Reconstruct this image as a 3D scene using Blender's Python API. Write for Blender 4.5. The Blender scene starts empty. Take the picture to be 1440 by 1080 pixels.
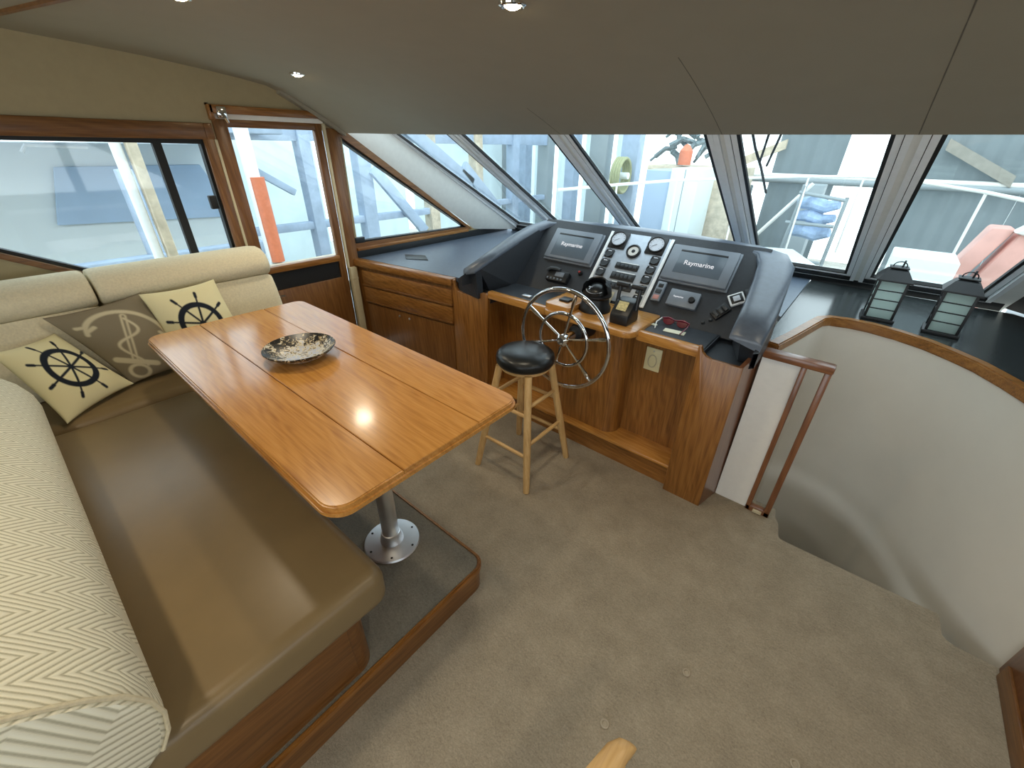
import bpy, bmesh, math, random
from mathutils import Vector, Matrix
random.seed(7)
S = bpy.context.scene
COL = S.collection
PI = math.pi

# ------------------------------------------------------------------ colours / materials
def lin(c):
    return tuple(((v/255.0)/12.92 if v/255.0 <= 0.04045 else ((v/255.0+0.055)/1.055)**2.4) for v in c)
def rgba(c): return (*lin(c), 1.0)

class NT:
    def __init__(s, name):
        s.m = bpy.data.materials.new(name); s.m.use_nodes = True
        s.t = s.m.node_tree; s.t.nodes.clear()
        s.out = s.n('ShaderNodeOutputMaterial')
    def n(s, typ, **k):
        nd = s.t.nodes.new(typ)
        for a, v in k.items():
            if a.startswith('i_'):
                nd.inputs[a[2:].replace('_', ' ')].default_value = v
            else: setattr(nd, a, v)
        return nd
    def l(s, a, b): s.t.links.new(a, b)
    def bsdf(s, col=(0.5, 0.5, 0.5, 1), rough=0.5, metal=0.0, spec=0.5):
        b = s.n('ShaderNodeBsdfPrincipled')
        b.inputs['Base Color'].default_value = col
        b.inputs['Roughness'].default_value = rough
        b.inputs['Metallic'].default_value = metal
        b.inputs['Specular IOR Level'].default_value = spec
        s.l(b.outputs[0], s.out.inputs[0]); s.b = b
        return b
    def math(s, op, a, b=None, c=None):
        nd = s.n('ShaderNodeMath', operation=op)
        for i, v in enumerate((a, b, c)):
            if v is None: continue
            if isinstance(v, (int, float)): nd.inputs[i].default_value = v
            else: s.l(v, nd.inputs[i])
        return nd.outputs[0]
    def ramp(s, fac, stops):
        r = s.n('ShaderNodeValToRGB'); e = r.color_ramp.elements
        while len(e) < len(stops): e.new(0.5)
        for i, (p, c) in enumerate(stops): e[i].position = p; e[i].color = c
        s.l(fac, r.inputs[0]); return r.outputs[0]
    def bump(s, h, strength=0.3, dist=0.01):
        b = s.n('ShaderNodeBump'); b.inputs['Strength'].default_value = strength; b.inputs['Distance'].default_value = dist
        s.l(h, b.inputs['Height']); s.l(b.outputs[0], s.b.inputs['Normal'])
    def coord(s, kind='Object', scale=(1, 1, 1), rot=(0, 0, 0)):
        c = s.n('ShaderNodeTexCoord'); mp = s.n('ShaderNodeMapping')
        mp.inputs['Scale'].default_value = scale; mp.inputs['Rotation'].default_value = rot
        s.l(c.outputs[kind], mp.inputs[0]); return mp.outputs[0]
    def noise(s, vec, scale=5, detail=4, rough=0.55, dist=0.0):
        n = s.n('ShaderNodeTexNoise'); n.inputs['Scale'].default_value = scale
        n.inputs['Detail'].default_value = detail; n.inputs['Roughness'].default_value = rough
        n.inputs['Distortion'].default_value = dist
        s.l(vec, n.inputs['Vector']); return n.outputs['Fac']

def plain(name, c, rough=0.5, metal=0.0, spec=0.5, var=0.06, scale=30, bump=0.0, bscale=None):
    t = NT(name); t.bsdf(rgba(c), rough, metal, spec)
    v = t.coord(); f = t.noise(v, scale, 3)
    d = tuple(x*(1-var) for x in lin(c)); u = tuple(min(1, x*(1+var)) for x in lin(c))
    t.l(t.ramp(f, [(0.3, (*d, 1)), (0.7, (*u, 1))]), t.b.inputs['Base Color'])
    if bump: t.bump(t.noise(v, bscale or scale*4, 3), bump, 0.004)
    return t.m

def wood(name, axis, dark, mid, light, rough=0.25, grain=1.0, coat=0.0):
    t = NT(name); b = t.bsdf(rgba(mid), rough)
    b.inputs['Coat Weight'].default_value = coat; b.inputs['Coat Roughness'].default_value = 0.12
    sc = [26*grain]*3; sc[axis] = 1.5*grain
    f1 = t.noise(t.coord(scale=tuple(sc)), 1.0, 5, 0.6, 0.8)
    sc2 = [190]*3; sc2[axis] = 5
    f2 = t.noise(t.coord(scale=tuple(sc2)), 1.0, 2, 0.5)
    sc3 = [5]*3; sc3[axis] = 0.8
    w = t.n('ShaderNodeTexWave', wave_type='BANDS', bands_direction='DIAGONAL')
    w.inputs['Scale'].default_value = 4.0; w.inputs['Distortion'].default_value = 9; w.inputs['Detail'].default_value = 2
    t.l(t.coord(scale=tuple(sc3)), w.inputs['Vector'])
    a = t.math('MULTIPLY_ADD', f1, 0.5, t.math('MULTIPLY', w.outputs['Fac'], 0.10))
    a = t.math('MULTIPLY_ADD', f2, 0.45, a)
    t.l(t.ramp(a, [(0.30, rgba(dark)), (0.52, rgba(mid)), (0.78, rgba(light))]), b.inputs['Base Color'])
    t.bump(f2, 0.05, 0.001)
    return t.m

def emit(name, c, strength):
    t = NT(name); e = t.n('ShaderNodeEmission'); e.inputs[0].default_value = rgba(c); e.inputs[1].default_value = strength
    t.l(e.outputs[0], t.out.inputs[0]); return t.m

M = {}
TB = ((156, 102, 46), (186, 130, 62), (204, 150, 82))
CB = ((98, 60, 24), (138, 90, 40), (166, 116, 60))
for i, a in enumerate('xyz'):
    M['table_'+a] = wood('varnished_oak_table_'+a, i, *TB, rough=0.25, coat=0.4)
    M['oak_'+a] = wood('varnished_oak_'+a, i, *CB, rough=0.32, coat=0.1)
    M['oakdk_'+a] = wood('dark_oak_'+a, i, (86, 54, 24), (116, 75, 36), (140, 98, 52), rough=0.35, coat=0.1)  # darker-toned oak
    M['pine_'+a] = wood('pale_beech_'+a, i, (186, 146, 92), (206, 168, 112), (222, 188, 134), rough=0.4)
    M['mahog_'+a] = wood('red_oak_'+a, i, (92, 54, 32), (124, 78, 48), (148, 100, 66), rough=0.28, coat=0.25)

def carpet(name, a, b):
    t = NT(name); t.bsdf(rgba(a), 0.95, 0, 0.1)
    v = t.coord(scale=(1, 1.0, 1)); f = t.noise(v, 170, 3, 0.7); g = t.noise(v, 9, 4, 0.6)
    h = t.noise(t.coord(scale=(1.0, 2.2, 1), rot=(0, 0, 0.5)), 55, 3, 0.6)
    x = t.math('MULTIPLY_ADD', f, 0.45, t.math('MULTIPLY', g, 0.3)); x = t.math('MULTIPLY_ADD', h, 0.25, x)
    t.l(t.ramp(x, [(0.32, rgba(a)), (0.68, rgba(b))]), t.b.inputs['Base Color'])
    t.b.inputs['Sheen Weight'].default_value = 0.2
    t.bump(f, 0.6, 0.004); return t.m
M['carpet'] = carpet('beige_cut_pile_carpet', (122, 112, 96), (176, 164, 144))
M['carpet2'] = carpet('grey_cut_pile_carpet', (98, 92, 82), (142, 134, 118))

M['vinyl_wall'] = plain('cream_vinyl_lining', (164, 148, 112), 0.6, var=0.03, bump=0.05)
M['headliner'] = plain('taupe_headliner', (148, 140, 122), 0.75, var=0.02, scale=8, bump=0.04, bscale=300)
M['stairwall'] = plain('grey_vinyl_stair_lining', (214, 208, 196), 0.55, var=0.02, scale=6, bump=0.03, bscale=400)
M['white'] = plain('white_gelcoat', (232, 230, 224), 0.35, var=0.02)
M['seam'] = plain('headliner_seam', (98, 92, 80), 0.8)
M['pillar'] = plain('grey_pillar_lining', (232, 232, 226), 0.55, var=0.03)
M['alu'] = plain('anodised_aluminium', (244, 247, 248), 0.4, 0.0, var=0.03)
M['darklining'] = plain('dark_brown_curtain_lining', (44, 36, 32), 0.8, var=0.15, scale=6)
M['rubber'] = plain('black_rubber', (12, 12, 13), 0.55, var=0.05)
M['black'] = plain('black_plastic', (24, 25, 27), 0.4, var=0.08)
M['darkgrey'] = plain('dark_grey_plastic', (58, 62, 66), 0.42, var=0.05)
M['midgrey'] = plain('grey_bezel_plastic', (122, 130, 140), 0.38, var=0.04)
M['screen'] = plain('dark_display_glass', (98, 108, 118), 0.2, var=0.02)
M['vinyl_black'] = plain('black_grained_vinyl', (44, 48, 54), 0.42, var=0.1, scale=60, bump=0.15, bscale=420)
M['dash'] = plain('sheen_tinted_black_dash_vinyl', (80, 90, 104), 0.36, spec=0.7, var=0.1, scale=40, bump=0.08, bscale=260)  # black vinyl with the blue window sheen mixed into its base colour
M['shelf'] = plain('glossy_black_shelf_vinyl', (52, 56, 56), 0.2, spec=0.8, var=0.25, scale=30, bump=0.08, bscale=60)
M['seatblack'] = plain('black_padded_vinyl', (20, 23, 25), 0.33, var=0.05)
M['chrome'] = plain('polished_chrome', (225, 225, 225), 0.08, 1.0, var=0.02)
M['steel'] = plain('brushed_steel', (230, 232, 235), 0.36, 1.0, var=0.06, scale=12)
M['instr'] = plain('brushed_metal_fascia', (176, 184, 194), 0.42, 0.45, var=0.06, scale=50)
M['dial'] = plain('white_gauge_dial', (206, 212, 222), 0.35, var=0.05, scale=90)
M['textwhite'] = emit('lit_screen_lettering', (235, 238, 242), 0.75)
M['cream'] = plain('cream_plastic', (226, 214, 168), 0.4, var=0.02)
M['snap'] = plain('dull_snap_ring', (166, 154, 134), 0.6)
M['beige'] = plain('beige_trim', (196, 184, 152), 0.5, var=0.03)
M['seatvinyl'] = plain('olive_brown_seat_vinyl', (126, 107, 76), 0.34, spec=0.45, var=0.05, scale=7, bump=0.04, bscale=500)
M['backfab'] = plain('beige_woven_back', (218, 207, 178), 0.85, spec=0.2, var=0.08, scale=120, bump=0.25, bscale=700)
M['paper'] = plain('white_paper', (226, 224, 200), 0.7, var=0.03)
M['amber'] = plain('yellow_sticker', (206, 192, 140), 0.6, var=0.3, scale=140)
M['redplastic'] = plain('dark_red_lens', (110, 24, 44), 0.25, var=0.2)
M['pink'] = plain('pink_rubber_keys', (196, 140, 132), 0.5)
M['red'] = plain('red_lever_tip', (160, 40, 36), 0.4)
def frost():
    t = NT('frosted_lantern_panel'); t.bsdf(rgba((214, 228, 222)), 0.4)
    tr = t.n('ShaderNodeBsdfTranslucent'); tr.inputs[0].default_value = (0.92, 0.97, 0.95, 1)
    mx = t.n('ShaderNodeMixShader'); mx.inputs[0].default_value = 0.85
    t.l(t.b.outputs[0], mx.inputs[1]); t.l(tr.outputs[0], mx.inputs[2]); t.l(mx.outputs[0], t.out.inputs[0]); return t.m
M['frost'] = frost()
M['lanternmetal'] = plain('matt_black_metal', (22, 24, 26), 0.5, var=0.1)
# outside; several tones paled to stand in for haze at the windows
M['postblue'] = plain('weathered_blue_grey_timber', (168, 184, 204), 0.8, var=0.12, scale=6)
M['posttan'] = plain('weathered_tan_timber', (206, 192, 170), 0.8, var=0.2, scale=12)
M['tanbrace'] = plain('grey_tan_timber', (150, 146, 136), 0.8, var=0.1, scale=12)
M['tin'] = plain('galvanised_sheet', (148, 157, 160), 0.6, 0.0, var=0.06, scale=3)
M['tinlight'] = plain('pale_translucent_sheet', (226, 236, 238), 0.6, var=0.04, scale=2)
M['hull'] = plain('white_boat_gelcoat', (232, 238, 238), 0.3, var=0.02, scale=2)
M['cover'] = plain('blue_grey_window_cover', (176, 198, 222), 0.6, var=0.05, scale=2)
M['orange'] = plain('orange_plastic_sleeve', (212, 122, 88), 0.5, var=0.08)
M['dockwood'] = plain('grey_dock_planks', (164, 160, 150), 0.85, var=0.18, scale=5)
M['lockergrey'] = plain('blue_grey_locker_side', (168, 186, 208), 0.5, var=0.02)
M['lockerwhite'] = plain('white_locker_door', (224, 234, 232), 0.5, var=0.03)
M['machine'] = plain('haze_paled_red_machine', (222, 168, 156), 0.5, var=0.12, scale=4)  # red lightened in the colour itself to suggest haze
M['bluebag'] = plain('haze_paled_blue_tarp', (160, 182, 212), 0.7, var=0.3, scale=10)  # blue tarp with haze painted into its tone
M['hose'] = plain('pale_green_hose', (168, 170, 128), 0.6, var=0.1)
M['deck'] = plain('white_foredeck', (216, 224, 222), 0.6, var=0.04, scale=20)
M['foliage'] = plain('grey_rigging_clutter', (112, 124, 126), 0.8, var=0.5, scale=20)

def glass_mat():
    t = NT('window_glass'); tr = t.n('ShaderNodeBsdfTransparent'); gl = t.n('ShaderNodeBsdfGlossy')
    tr.inputs[0].default_value = (0.93, 0.97, 0.97, 1); gl.inputs[0].default_value = (1, 1, 1, 1); gl.inputs['Roughness'].default_value = 0.03
    g = t.n('ShaderNodeNewGeometry'); dt = t.n('ShaderNodeVectorMath', operation='DOT_PRODUCT'); t.l(g.outputs['Normal'], dt.inputs[0]); t.l(g.outputs['Incoming'], dt.inputs[1])
    c = t.math('SUBTRACT', 1.0, t.math('ABSOLUTE', dt.outputs['Value']))
    f = t.math('MULTIPLY_ADD', t.math('POWER', c, 5), 0.5, 0.03)
    mx = t.n('ShaderNodeMixShader'); t.l(f, mx.inputs[0]); t.l(tr.outputs[0], mx.inputs[1]); t.l(gl.outputs[0], mx.inputs[2])
    t.l(mx.outputs[0], t.out.inputs[0]); return t.m
M['glass'] = glass_mat()

def herring():
    t = NT('herringbone_weave'); t.bsdf(rgba((214, 208, 178)), 0.9, 0, 0.15)
    c = t.n('ShaderNodeTexCoord'); s = t.n('ShaderNodeSeparateXYZ'); t.l(c.outputs['UV'], s.inputs[0])
    pp = t.math('PINGPONG', s.outputs[0], 0.055)
    ph = t.math('DIVIDE', t.math('MULTIPLY_ADD', pp, 1.45, s.outputs[1]), 0.020)
    st = t.math('SINE', t.math('MULTIPLY', ph, 2*PI))
    st = t.math('MULTIPLY_ADD', st, 0.5, 0.5)
    n = t.noise(t.coord('UV', (1, 1, 1)), 400, 2)
    st2 = t.math('MULTIPLY_ADD', n, 0.3, st)
    t.l(t.ramp(st2, [(0.05, rgba((172, 167, 142))), (0.55, rgba((236, 231, 208))), (1.0, rgba((240, 236, 216)))]), t.b.inputs['Base Color'])
    t.bump(st2, 0.4, 0.002); return t.m
M['herring'] = herring()

def printed(name, base, ink, rough=0.85):
    t = NT(name); t.bsdf(rgba(base), rough, 0, 0.2)
    a = t.n('ShaderNodeAttribute', attribute_name='print')
    f = t.noise(t.coord(), 420, 2)
    mx = t.n('ShaderNodeMix', data_type='RGBA')
    t.l(a.outputs['Fac'], mx.inputs[0]); mx.inputs[6].default_value = rgba(base); mx.inputs[7].default_value = rgba(ink)
    t.l(mx.outputs[2], t.b.inputs['Base Color']); t.bump(f, 0.2, 0.002); return t.m
M['pillow_cream'] = printed('cream_canvas_with_navy_print', (226, 218, 176), (30, 36, 46))
M['pillow_taupe'] = printed('taupe_canvas_with_cream_print', (134, 124, 104), (204, 194, 164))

def bowlmat():
    t = NT('black_and_cream_marbled_glaze'); t.bsdf((0.5, 0.5, 0.5, 1), 0.34)
    v = t.coord(); f = t.noise(v, 38, 4, 0.6, 2.5); g = t.noise(v, 16, 2)
    h = t.math('MULTIPLY_ADD', g, 0.35, f)
    ln = t.n('ShaderNodeVectorMath', operation='LENGTH'); t.l(v, ln.inputs[0])
    mr = t.n('ShaderNodeMapRange'); t.l(ln.outputs['Value'], mr.inputs[0]); mr.inputs[1].default_value = 0.05; mr.inputs[2].default_value = 0.14; mr.inputs[3].default_value = 0.07; mr.inputs[4].default_value = -0.12
    h = t.math('ADD', h, mr.outputs[0])
    t.l(t.ramp(h, [(0.55, rgba((16, 15, 16))), (0.635, rgba((26, 23, 22))), (0.655, rgba((170, 144, 92))), (0.70, rgba((212, 204, 180))), (0.82, rgba((170, 178, 200)))]), t.b.inputs['Base Color'])
    return t.m
M['bowl'] = bowlmat()
M['lamp'] = emit('lit_downlight_lens', (255, 232, 184), 40.0)

# ------------------------------------------------------------------ mesh helpers
def new(): return bmesh.new()
def box(bm, x0, x1, y0, y1, z0, z1, bev=0.0, seg=2):
    r = bmesh.ops.create_cube(bm, size=1.0)
    vs = r['verts']
    for v in vs:
        v.co = Vector(((x0+x1)/2 + v.co.x*(x1-x0), (y0+y1)/2 + v.co.y*(y1-y0), (z0+z1)/2 + v.co.z*(z1-z0)))
    if bev > 0:
        es = list({e for v in vs for e in v.link_edges})
        bmesh.ops.bevel(bm, geom=es, offset=bev, segments=seg, profile=0.5, affect='EDGES')
    return bm
def tbox(bm, sx, sy, sz, mat, bev=0.0, seg=2):
    """box of size sx,sy,sz centred at origin then transformed"""
    t = new(); box(t, -sx/2, sx/2, -sy/2, sy/2, -sz/2, sz/2, bev, seg); t.transform(mat)
    me = bpy.data.meshes.new('tmp'); t.to_mesh(me); t.free(); bm.from_mesh(me); bpy.data.meshes.remove(me)
    return bm
def prism(bm, pts, vec, bev=0.0, seg=2):
    """closed 3D polygon extruded along vec"""
    vec = Vector(vec)
    a = [bm.verts.new(Vector(p)) for p in pts]; b = [bm.verts.new(Vector(p)+vec) for p in pts]
    fs = [bm.faces.new(a), bm.faces.new(b[::-1])]
    n = len(a)
    for i in range(n): fs.append(bm.faces.new((a[i], b[i], b[(i+1) % n], a[(i+1) % n])))
    bmesh.ops.recalc_face_normals(bm, faces=fs)
    if bev > 0:
        es = list({e for f in fs for e in f.edges})
        bmesh.ops.bevel(bm, geom=es, offset=bev, segments=seg, profile=0.5, affect='EDGES')
    return bm
def frame_of(d):
    d = d.normalized(); u = Vector((0, 0, 1)) if abs(d.z) < 0.95 else Vector((1, 0, 0))
    a = d.cross(u).normalized(); return a, d.cross(a).normalized()
def tube(bm, pts, r, n=12, closed=False, caps=True):
    pts = [Vector(p) for p in pts]; N = len(pts); rs = r if isinstance(r, (list, tuple)) else [r]*N
    rings = []; pa = None
    for i, p in enumerate(pts):
        if closed: d = pts[(i+1) % N]-pts[i-1]
        else: d = pts[min(i+1, N-1)]-pts[max(i-1, 0)]
        d.normalize()
        if pa is None: a, b = frame_of(d)
        else:
            a = (pa - d*pa.dot(d)).normalized(); b = d.cross(a).normalized()
        pa = a
        rings.append([bm.verts.new(p+(a*math.cos(2*PI*k/n)+b*math.sin(2*PI*k/n))*rs[i]) for k in range(n)])
    fs = []
    for i in range(N if closed else N-1):
        A, B = rings[i], rings[(i+1) % N]
        if closed and i == N-1:
            off = min(range(n), key=lambda k: (A[0].co-B[k].co).length); B = B[off:]+B[:off]
        for k in range(n): fs.append(bm.faces.new((A[k], A[(k+1) % n], B[(k+1) % n], B[k])))
    if caps and not closed:
        fs.append(bm.faces.new(rings[0][::-1])); fs.append(bm.faces.new(rings[-1]))
    bmesh.ops.recalc_face_normals(bm, faces=fs)
    return bm
def lathe(bm, prof, origin=(0, 0, 0), n=32, mat=None):
    """profile (r, z) revolved about z; r==0 ends collapse"""
    t = new(); rings = []
    for r, z in prof:
        rings.append([t.verts.new((0, 0, z))] if r <= 1e-6 else [t.verts.new((r*math.cos(2*PI*k/n), r*math.sin(2*PI*k/n), z)) for k in range(n)])
    for A, B in zip(rings, rings[1:]):
        for k in range(n):
            k2 = (k+1) % n
            if len(A) == 1 and len(B) > 1: t.faces.new((A[0], B[k2], B[k]))
            elif len(B) == 1 and len(A) > 1: t.faces.new((A[k], A[k2], B[0]))
            elif len(A) > 1: t.faces.new((A[k], A[k2], B[k2], B[k]))
    bmesh.ops.recalc_face_normals(t, faces=t.faces)
    if mat: t.transform(mat)
    t.transform(Matrix.Translation(Vector(origin)))
    me = bpy.data.meshes.new('tmp'); t.to_mesh(me); t.free(); bm.from_mesh(me); bpy.data.meshes.remove(me)
    return bm
def rrect(x0, x1, y0, y1, r, n=6):
    """rounded rectangle outline, r may be 4 radii (x0y0, x1y0, x1y1, x0y1)"""
    rr = r if isinstance(r, (list, tuple)) else [r]*4
    out = []
    for (cx, cy, a0, q) in ((x0, y0, PI, 0), (x1, y0, 1.5*PI, 1), (x1, y1, 0, 2), (x0, y1, 0.5*PI, 3)):
        q = rr[q]; ox = cx + (q if cx == x0 else -q); oy = cy + (q if cy == y0 else -q)
        if q <= 0: out.append((cx, cy)); continue
        for k in range(n+1):
            a = a0 + 0.5*PI*k/n; out.append((ox+q*math.cos(a), oy+q*math.sin(a)))
    return out
def link(o): COL.objects.link(o); return o
def parent_to(o, p):
    if p is not None:
        o.parent = p; o.matrix_parent_inverse = p.matrix_basis.inverted() if p.parent is None else (p.parent.matrix_basis @ p.matrix_parent_inverse @ p.matrix_basis).inverted()
def ob(name, bm, mat, par=None, ang=35, label=None, smooth=True):
    me = bpy.data.meshes.new(name); bm.to_mesh(me); bm.free()
    for m in (mat if isinstance(mat, list) else [mat]): me.materials.append(M[m] if isinstance(m, str) else m)
    if smooth:
        me.shade_smooth(); me.set_sharp_from_angle(angle=math.radians(ang))
    o = bpy.data.objects.new(name, me); link(o)
    # origin at the shape's own bottom centre
    if len(me.vertices):
        xs = [v.co for v in me.vertices]
        c = Vector(((min(v.x for v in xs)+max(v.x for v in xs))/2, (min(v.y for v in xs)+max(v.y for v in xs))/2, min(v.z for v in xs)))
        o['_c'] = c[:]
    parent_to(o, par)
    if label: o['label'] = label
    return o
def thing(name, label, cat, loc=(0, 0, 0), group=None):
    o = bpy.data.objects.new(name, None); o.empty_display_size = 0.1; link(o); o.location = loc
    o['label'] = label; o['category'] = cat
    if group: o['group'] = group
    return o
def tag(o, label, cat, group=None):
    o['label'] = label; o['category'] = cat
    if group: o['group'] = group
    return o
def struct(name, bm, mat, par=None, **k):
    o = ob(name, bm, mat, par, **k)
    if par is None: o['kind'] = 'structure'
    return o
def sempty(name, loc=(0, 0, 0)):
    o = bpy.data.objects.new(name, None); o.empty_display_size = 0.1; link(o); o.location = loc; o['kind'] = 'structure'; return o
def text_mesh(name, body, size, mat, M4, par, extrude=0.0006):
    cu = bpy.data.curves.new(name, 'FONT'); cu.body = body; cu.size = size; cu.align_x = 'CENTER'; cu.align_y = 'CENTER'; cu.extrude = extrude
    to = bpy.data.objects.new(name+'_tmp', cu); link(to)
    dg = bpy.context.evaluated_depsgraph_get(); dg.update()
    me = bpy.data.meshes.new_from_object(to.evaluated_get(dg))
    bpy.data.objects.remove(to); bpy.data.curves.remove(cu)
    me.transform(M4); me.materials.clear(); me.materials.append(M[mat])
    o = bpy.data.objects.new(name, me); link(o); parent_to(o, par); return o

# ------------------------------------------------------------------ camera
F = 586.4; yaw, pitch, roll = map(math.radians, (39.42, 29.83, 1.03)); H = 1.6
fw = Vector((-math.sin(yaw)*math.cos(pitch), math.cos(yaw)*math.cos(pitch), -math.sin(pitch)))
rt = Vector((math.cos(yaw), math.sin(yaw), 0)); up = rt.cross(fw)
r2 = rt*math.cos(roll)+up*math.sin(roll); u2 = -rt*math.sin(roll)+up*math.cos(roll)
cam = bpy.data.cameras.new('camera'); co = bpy.data.objects.new('camera', cam); link(co)
co.matrix_world = Matrix(((r2.x, u2.x, -fw.x, 0), (r2.y, u2.y, -fw.y, 0), (r2.z, u2.z, -fw.z, H), (0, 0, 0, 1)))
cam.sensor_fit = 'HORIZONTAL'; cam.sensor_width = 36; cam.lens = 36*F/1440; cam.clip_start = 0.02; cam.clip_end = 200
S.camera = co

WX = -2.95          # left wall inner face
RS = 0.562          # windscreen rise per metre aft
def wy(z): return 3.56-(z-0.86)/RS

# ------------------------------------------------------------------ floor, stairwell
bm = new()
fl = [(-2.95, -2.5), (0.845, -2.5), (0.845, 1.742), (0.74, 1.742), (0.712, 1.75), (0.698, 1.768), (0.694, 1.868), (0.15, 1.864), (0.125, 1.868), (0.117, 1.88), (0.10, 1.965), (0.08, 2.0), (0.07, 2.06), (-2.95, 2.06)]
prism(bm, [(x, y, 0.0) for x, y in fl], (0, 0, -0.16))
struct('floor', bm, 'carpet')
bm = new()
box(bm, 0.0, 0.66, 1.70, 2.08, -0.5, -0.26); box(bm, 0.0, 0.52, 1.90, 2.34, -0.75, -0.5); box(bm, 0.0, 0.3, 2.2, 2.56, -0.99, -0.75)
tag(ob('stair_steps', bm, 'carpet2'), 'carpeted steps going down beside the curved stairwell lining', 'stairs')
# curved lining
def arc_pts():
    P = [(-0.175, 2.06), (-0.13, 2.26), (-0.085, 2.48), (-0.06, 2.60), (-0.03, 2.638)]
    ctl = [(-0.03, 2.638), (0.05, 2.66), (0.13, 2.66), (0.24, 2.63), (0.34, 2.578), (0.43, 2.50), (0.50, 2.425), (0.57, 2.31), (0.62, 2.21), (0.68, 2.08), (0.75, 1.95), (0.82, 1.84), (0.87, 1.752)]
    return P[:-1], ctl
A, B = arc_pts()
path = A + B
def offset_path(path, d):
    out = []
    for i, p in enumerate(path):
        a = Vector(path[max(i-1, 0)]); b = Vector(path[min(i+1, len(path)-1)]); t = (b-a).normalized()
        out.append((p[0]-t.y*d, p[1]+t.x*d))
    return out
def ribbon(bm, p0, p1, z0, z1):
    n = len(p0); V = [[bm.verts.new((*p, z)) for p in pp] for pp, z in ((p0, z0), (p1, z0), (p1, z1), (p0, z1))]
    fs = []
    for i in range(n-1):
        for k in range(4):
            A_, B_ = V[k], V[(k+1) % 4]
            fs.append(bm.faces.new((A_[i], A_[i+1], B_[i+1], B_[i])))
    fs.append(bm.faces.new([V[k][0] for k in range(4)])); fs.append(bm.faces.new([V[k][-1] for k in (3, 2, 1, 0)]))
    bmesh.ops.recalc_face_normals(bm, faces=fs)
bm = new(); ribbon(bm, path, offset_path(path, 0.035), -0.98, 0.815)
struct('wall_stairwell', bm, 'stairwall', ang=30)
bm = new(); ribbon(bm, offset_path(path, -0.008), offset_path(path, 0.04), 0.806, 0.852)
bmesh.ops.bevel(bm, geom=[e for e in bm.edges if len(e.link_faces) == 2 and e.calc_face_angle(0) > 1.2], offset=0.006, segments=2, affect='EDGES')
tag(ob('stairwell_rail', bm, 'oak_x'), 'curved oak cap rail running along the top of the grey stairwell lining', 'rail')
# white panel at stair edge
bm = new(); box(bm, -0.205, -0.045, 1.98, 2.04, -0.16, 0.815)
struct('wall_white_panel', bm, 'white')
# handrail frame
hr = thing('stair_handrail', 'varnished red oak handrail frame of two posts beside the white panel at the stair edge', 'handrail', (0, 2.0, 0))
bm = new(); box(bm, -0.205, 0.055, 1.955, 2.01, 0.815, 0.85, 0.008); ob('top_rail', bm, 'mahog_x', hr)
bm = new(); box(bm, -0.056, -0.034, 1.965, 2.0, 0.0, 0.816, 0.004); ob('post', bm, 'mahog_z', hr)
bm = new(); box(bm, 0.026, 0.052, 1.965, 2.0, 0.0, 0.816, 0.004); ob('post', bm, 'mahog_z', hr)
bm = new(); box(bm, -0.056, 0.052, 1.965, 2.0, 0.0, 0.03, 0.004); ob('bottom_rail', bm, 'mahog_x', hr)
bm = new(); box(bm, -0.02, 0.02, 1.955, 1.966, 0.006, 0.024, 0.002); ob('brass_plate', bm, 'beige', hr)
# right hand cabinet side
cab = thing('side_cabinet', 'dark wooden cabinet side at the far right beside the stair opening', 'cabinet', (1.05, 1.0, 0))
bm = new(); box(bm, 0.848, 1.3, 0.2, 1.74, 0.0, 0.9, 0.006); ob('body', bm, 'mahog_z', cab)
bm = new(); box(bm, 0.838, 0.85, 0.2, 1.70, 0.0, 0.07, 0.003); ob('plinth', bm, 'oakdk_y', cab)

# snaps in carpet
for i, (x, y, lb) in enumerate(((-0.003, 0.997, 'small pale ring snap in the carpet, farthest from the bottom edge'), (-0.149, 0.678, 'small pale ring snap in the carpet just behind the oak rail end'), (0.338, 0.958, 'small pale ring snap in the carpet right of the oak rail end'))):
    bm = new()
    tube(bm, [(x+0.011*math.cos(a*PI/10), y+0.011*math.sin(a*PI/10), 0.003) for a in range(20)], 0.0035, 8, closed=True)
    lathe(bm, [(0, 0.003), (0.007, 0.003), (0.008, 0.0)], (x, y, 0.0), 16)
    tag(ob('carpet_snap', bm, 'snap'), lb, 'snap fastener', 'snap fasteners in the carpet')
# oak rail end near the camera
hr2 = thing('wooden_rail_end', 'rounded pale oak rail end poking up at the bottom edge', 'rail', (-0.07, 0.30, 0))
bm = new()
secs = [((-0.036, 0.426, 0.60), 0.010, 0.010), ((-0.043, 0.418, 0.605), 0.0165, 0.014), ((-0.052, 0.395, 0.605), 0.021, 0.018), ((-0.058, 0.34, 0.60), 0.027, 0.021), ((-0.068, 0.22, 0.585), 0.036, 0.022), ((-0.08, 0.02, 0.56), 0.046, 0.022)]
rings = []
for (c, w, h) in secs:
    rings.append([bm.verts.new((c[0]+dx*w, c[1], c[2]+dz*h)) for dx, dz in ((-1, -0.6), (-0.6, -1), (0.6, -1), (1, -0.6), (1, 0.55), (0.55, 1), (-0.55, 1), (-1, 0.55))])
for a, b in zip(rings, rings[1:]):
    for k in range(8): bm.faces.new((a[k], a[(k+1) % 8], b[(k+1) % 8], b[k]))
bm.faces.new(rings[0]); bm.faces.new(rings[-1][::-1]); bmesh.ops.recalc_face_normals(bm, faces=bm.faces)
ob('rail', bm, 'pine_y', hr2, ang=50)
bm = new(); box(bm, -0.095, -0.06, 0.05, 0.09, 0.0, 0.56, 0.006); ob('post', bm, 'pine_z', hr2)

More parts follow.
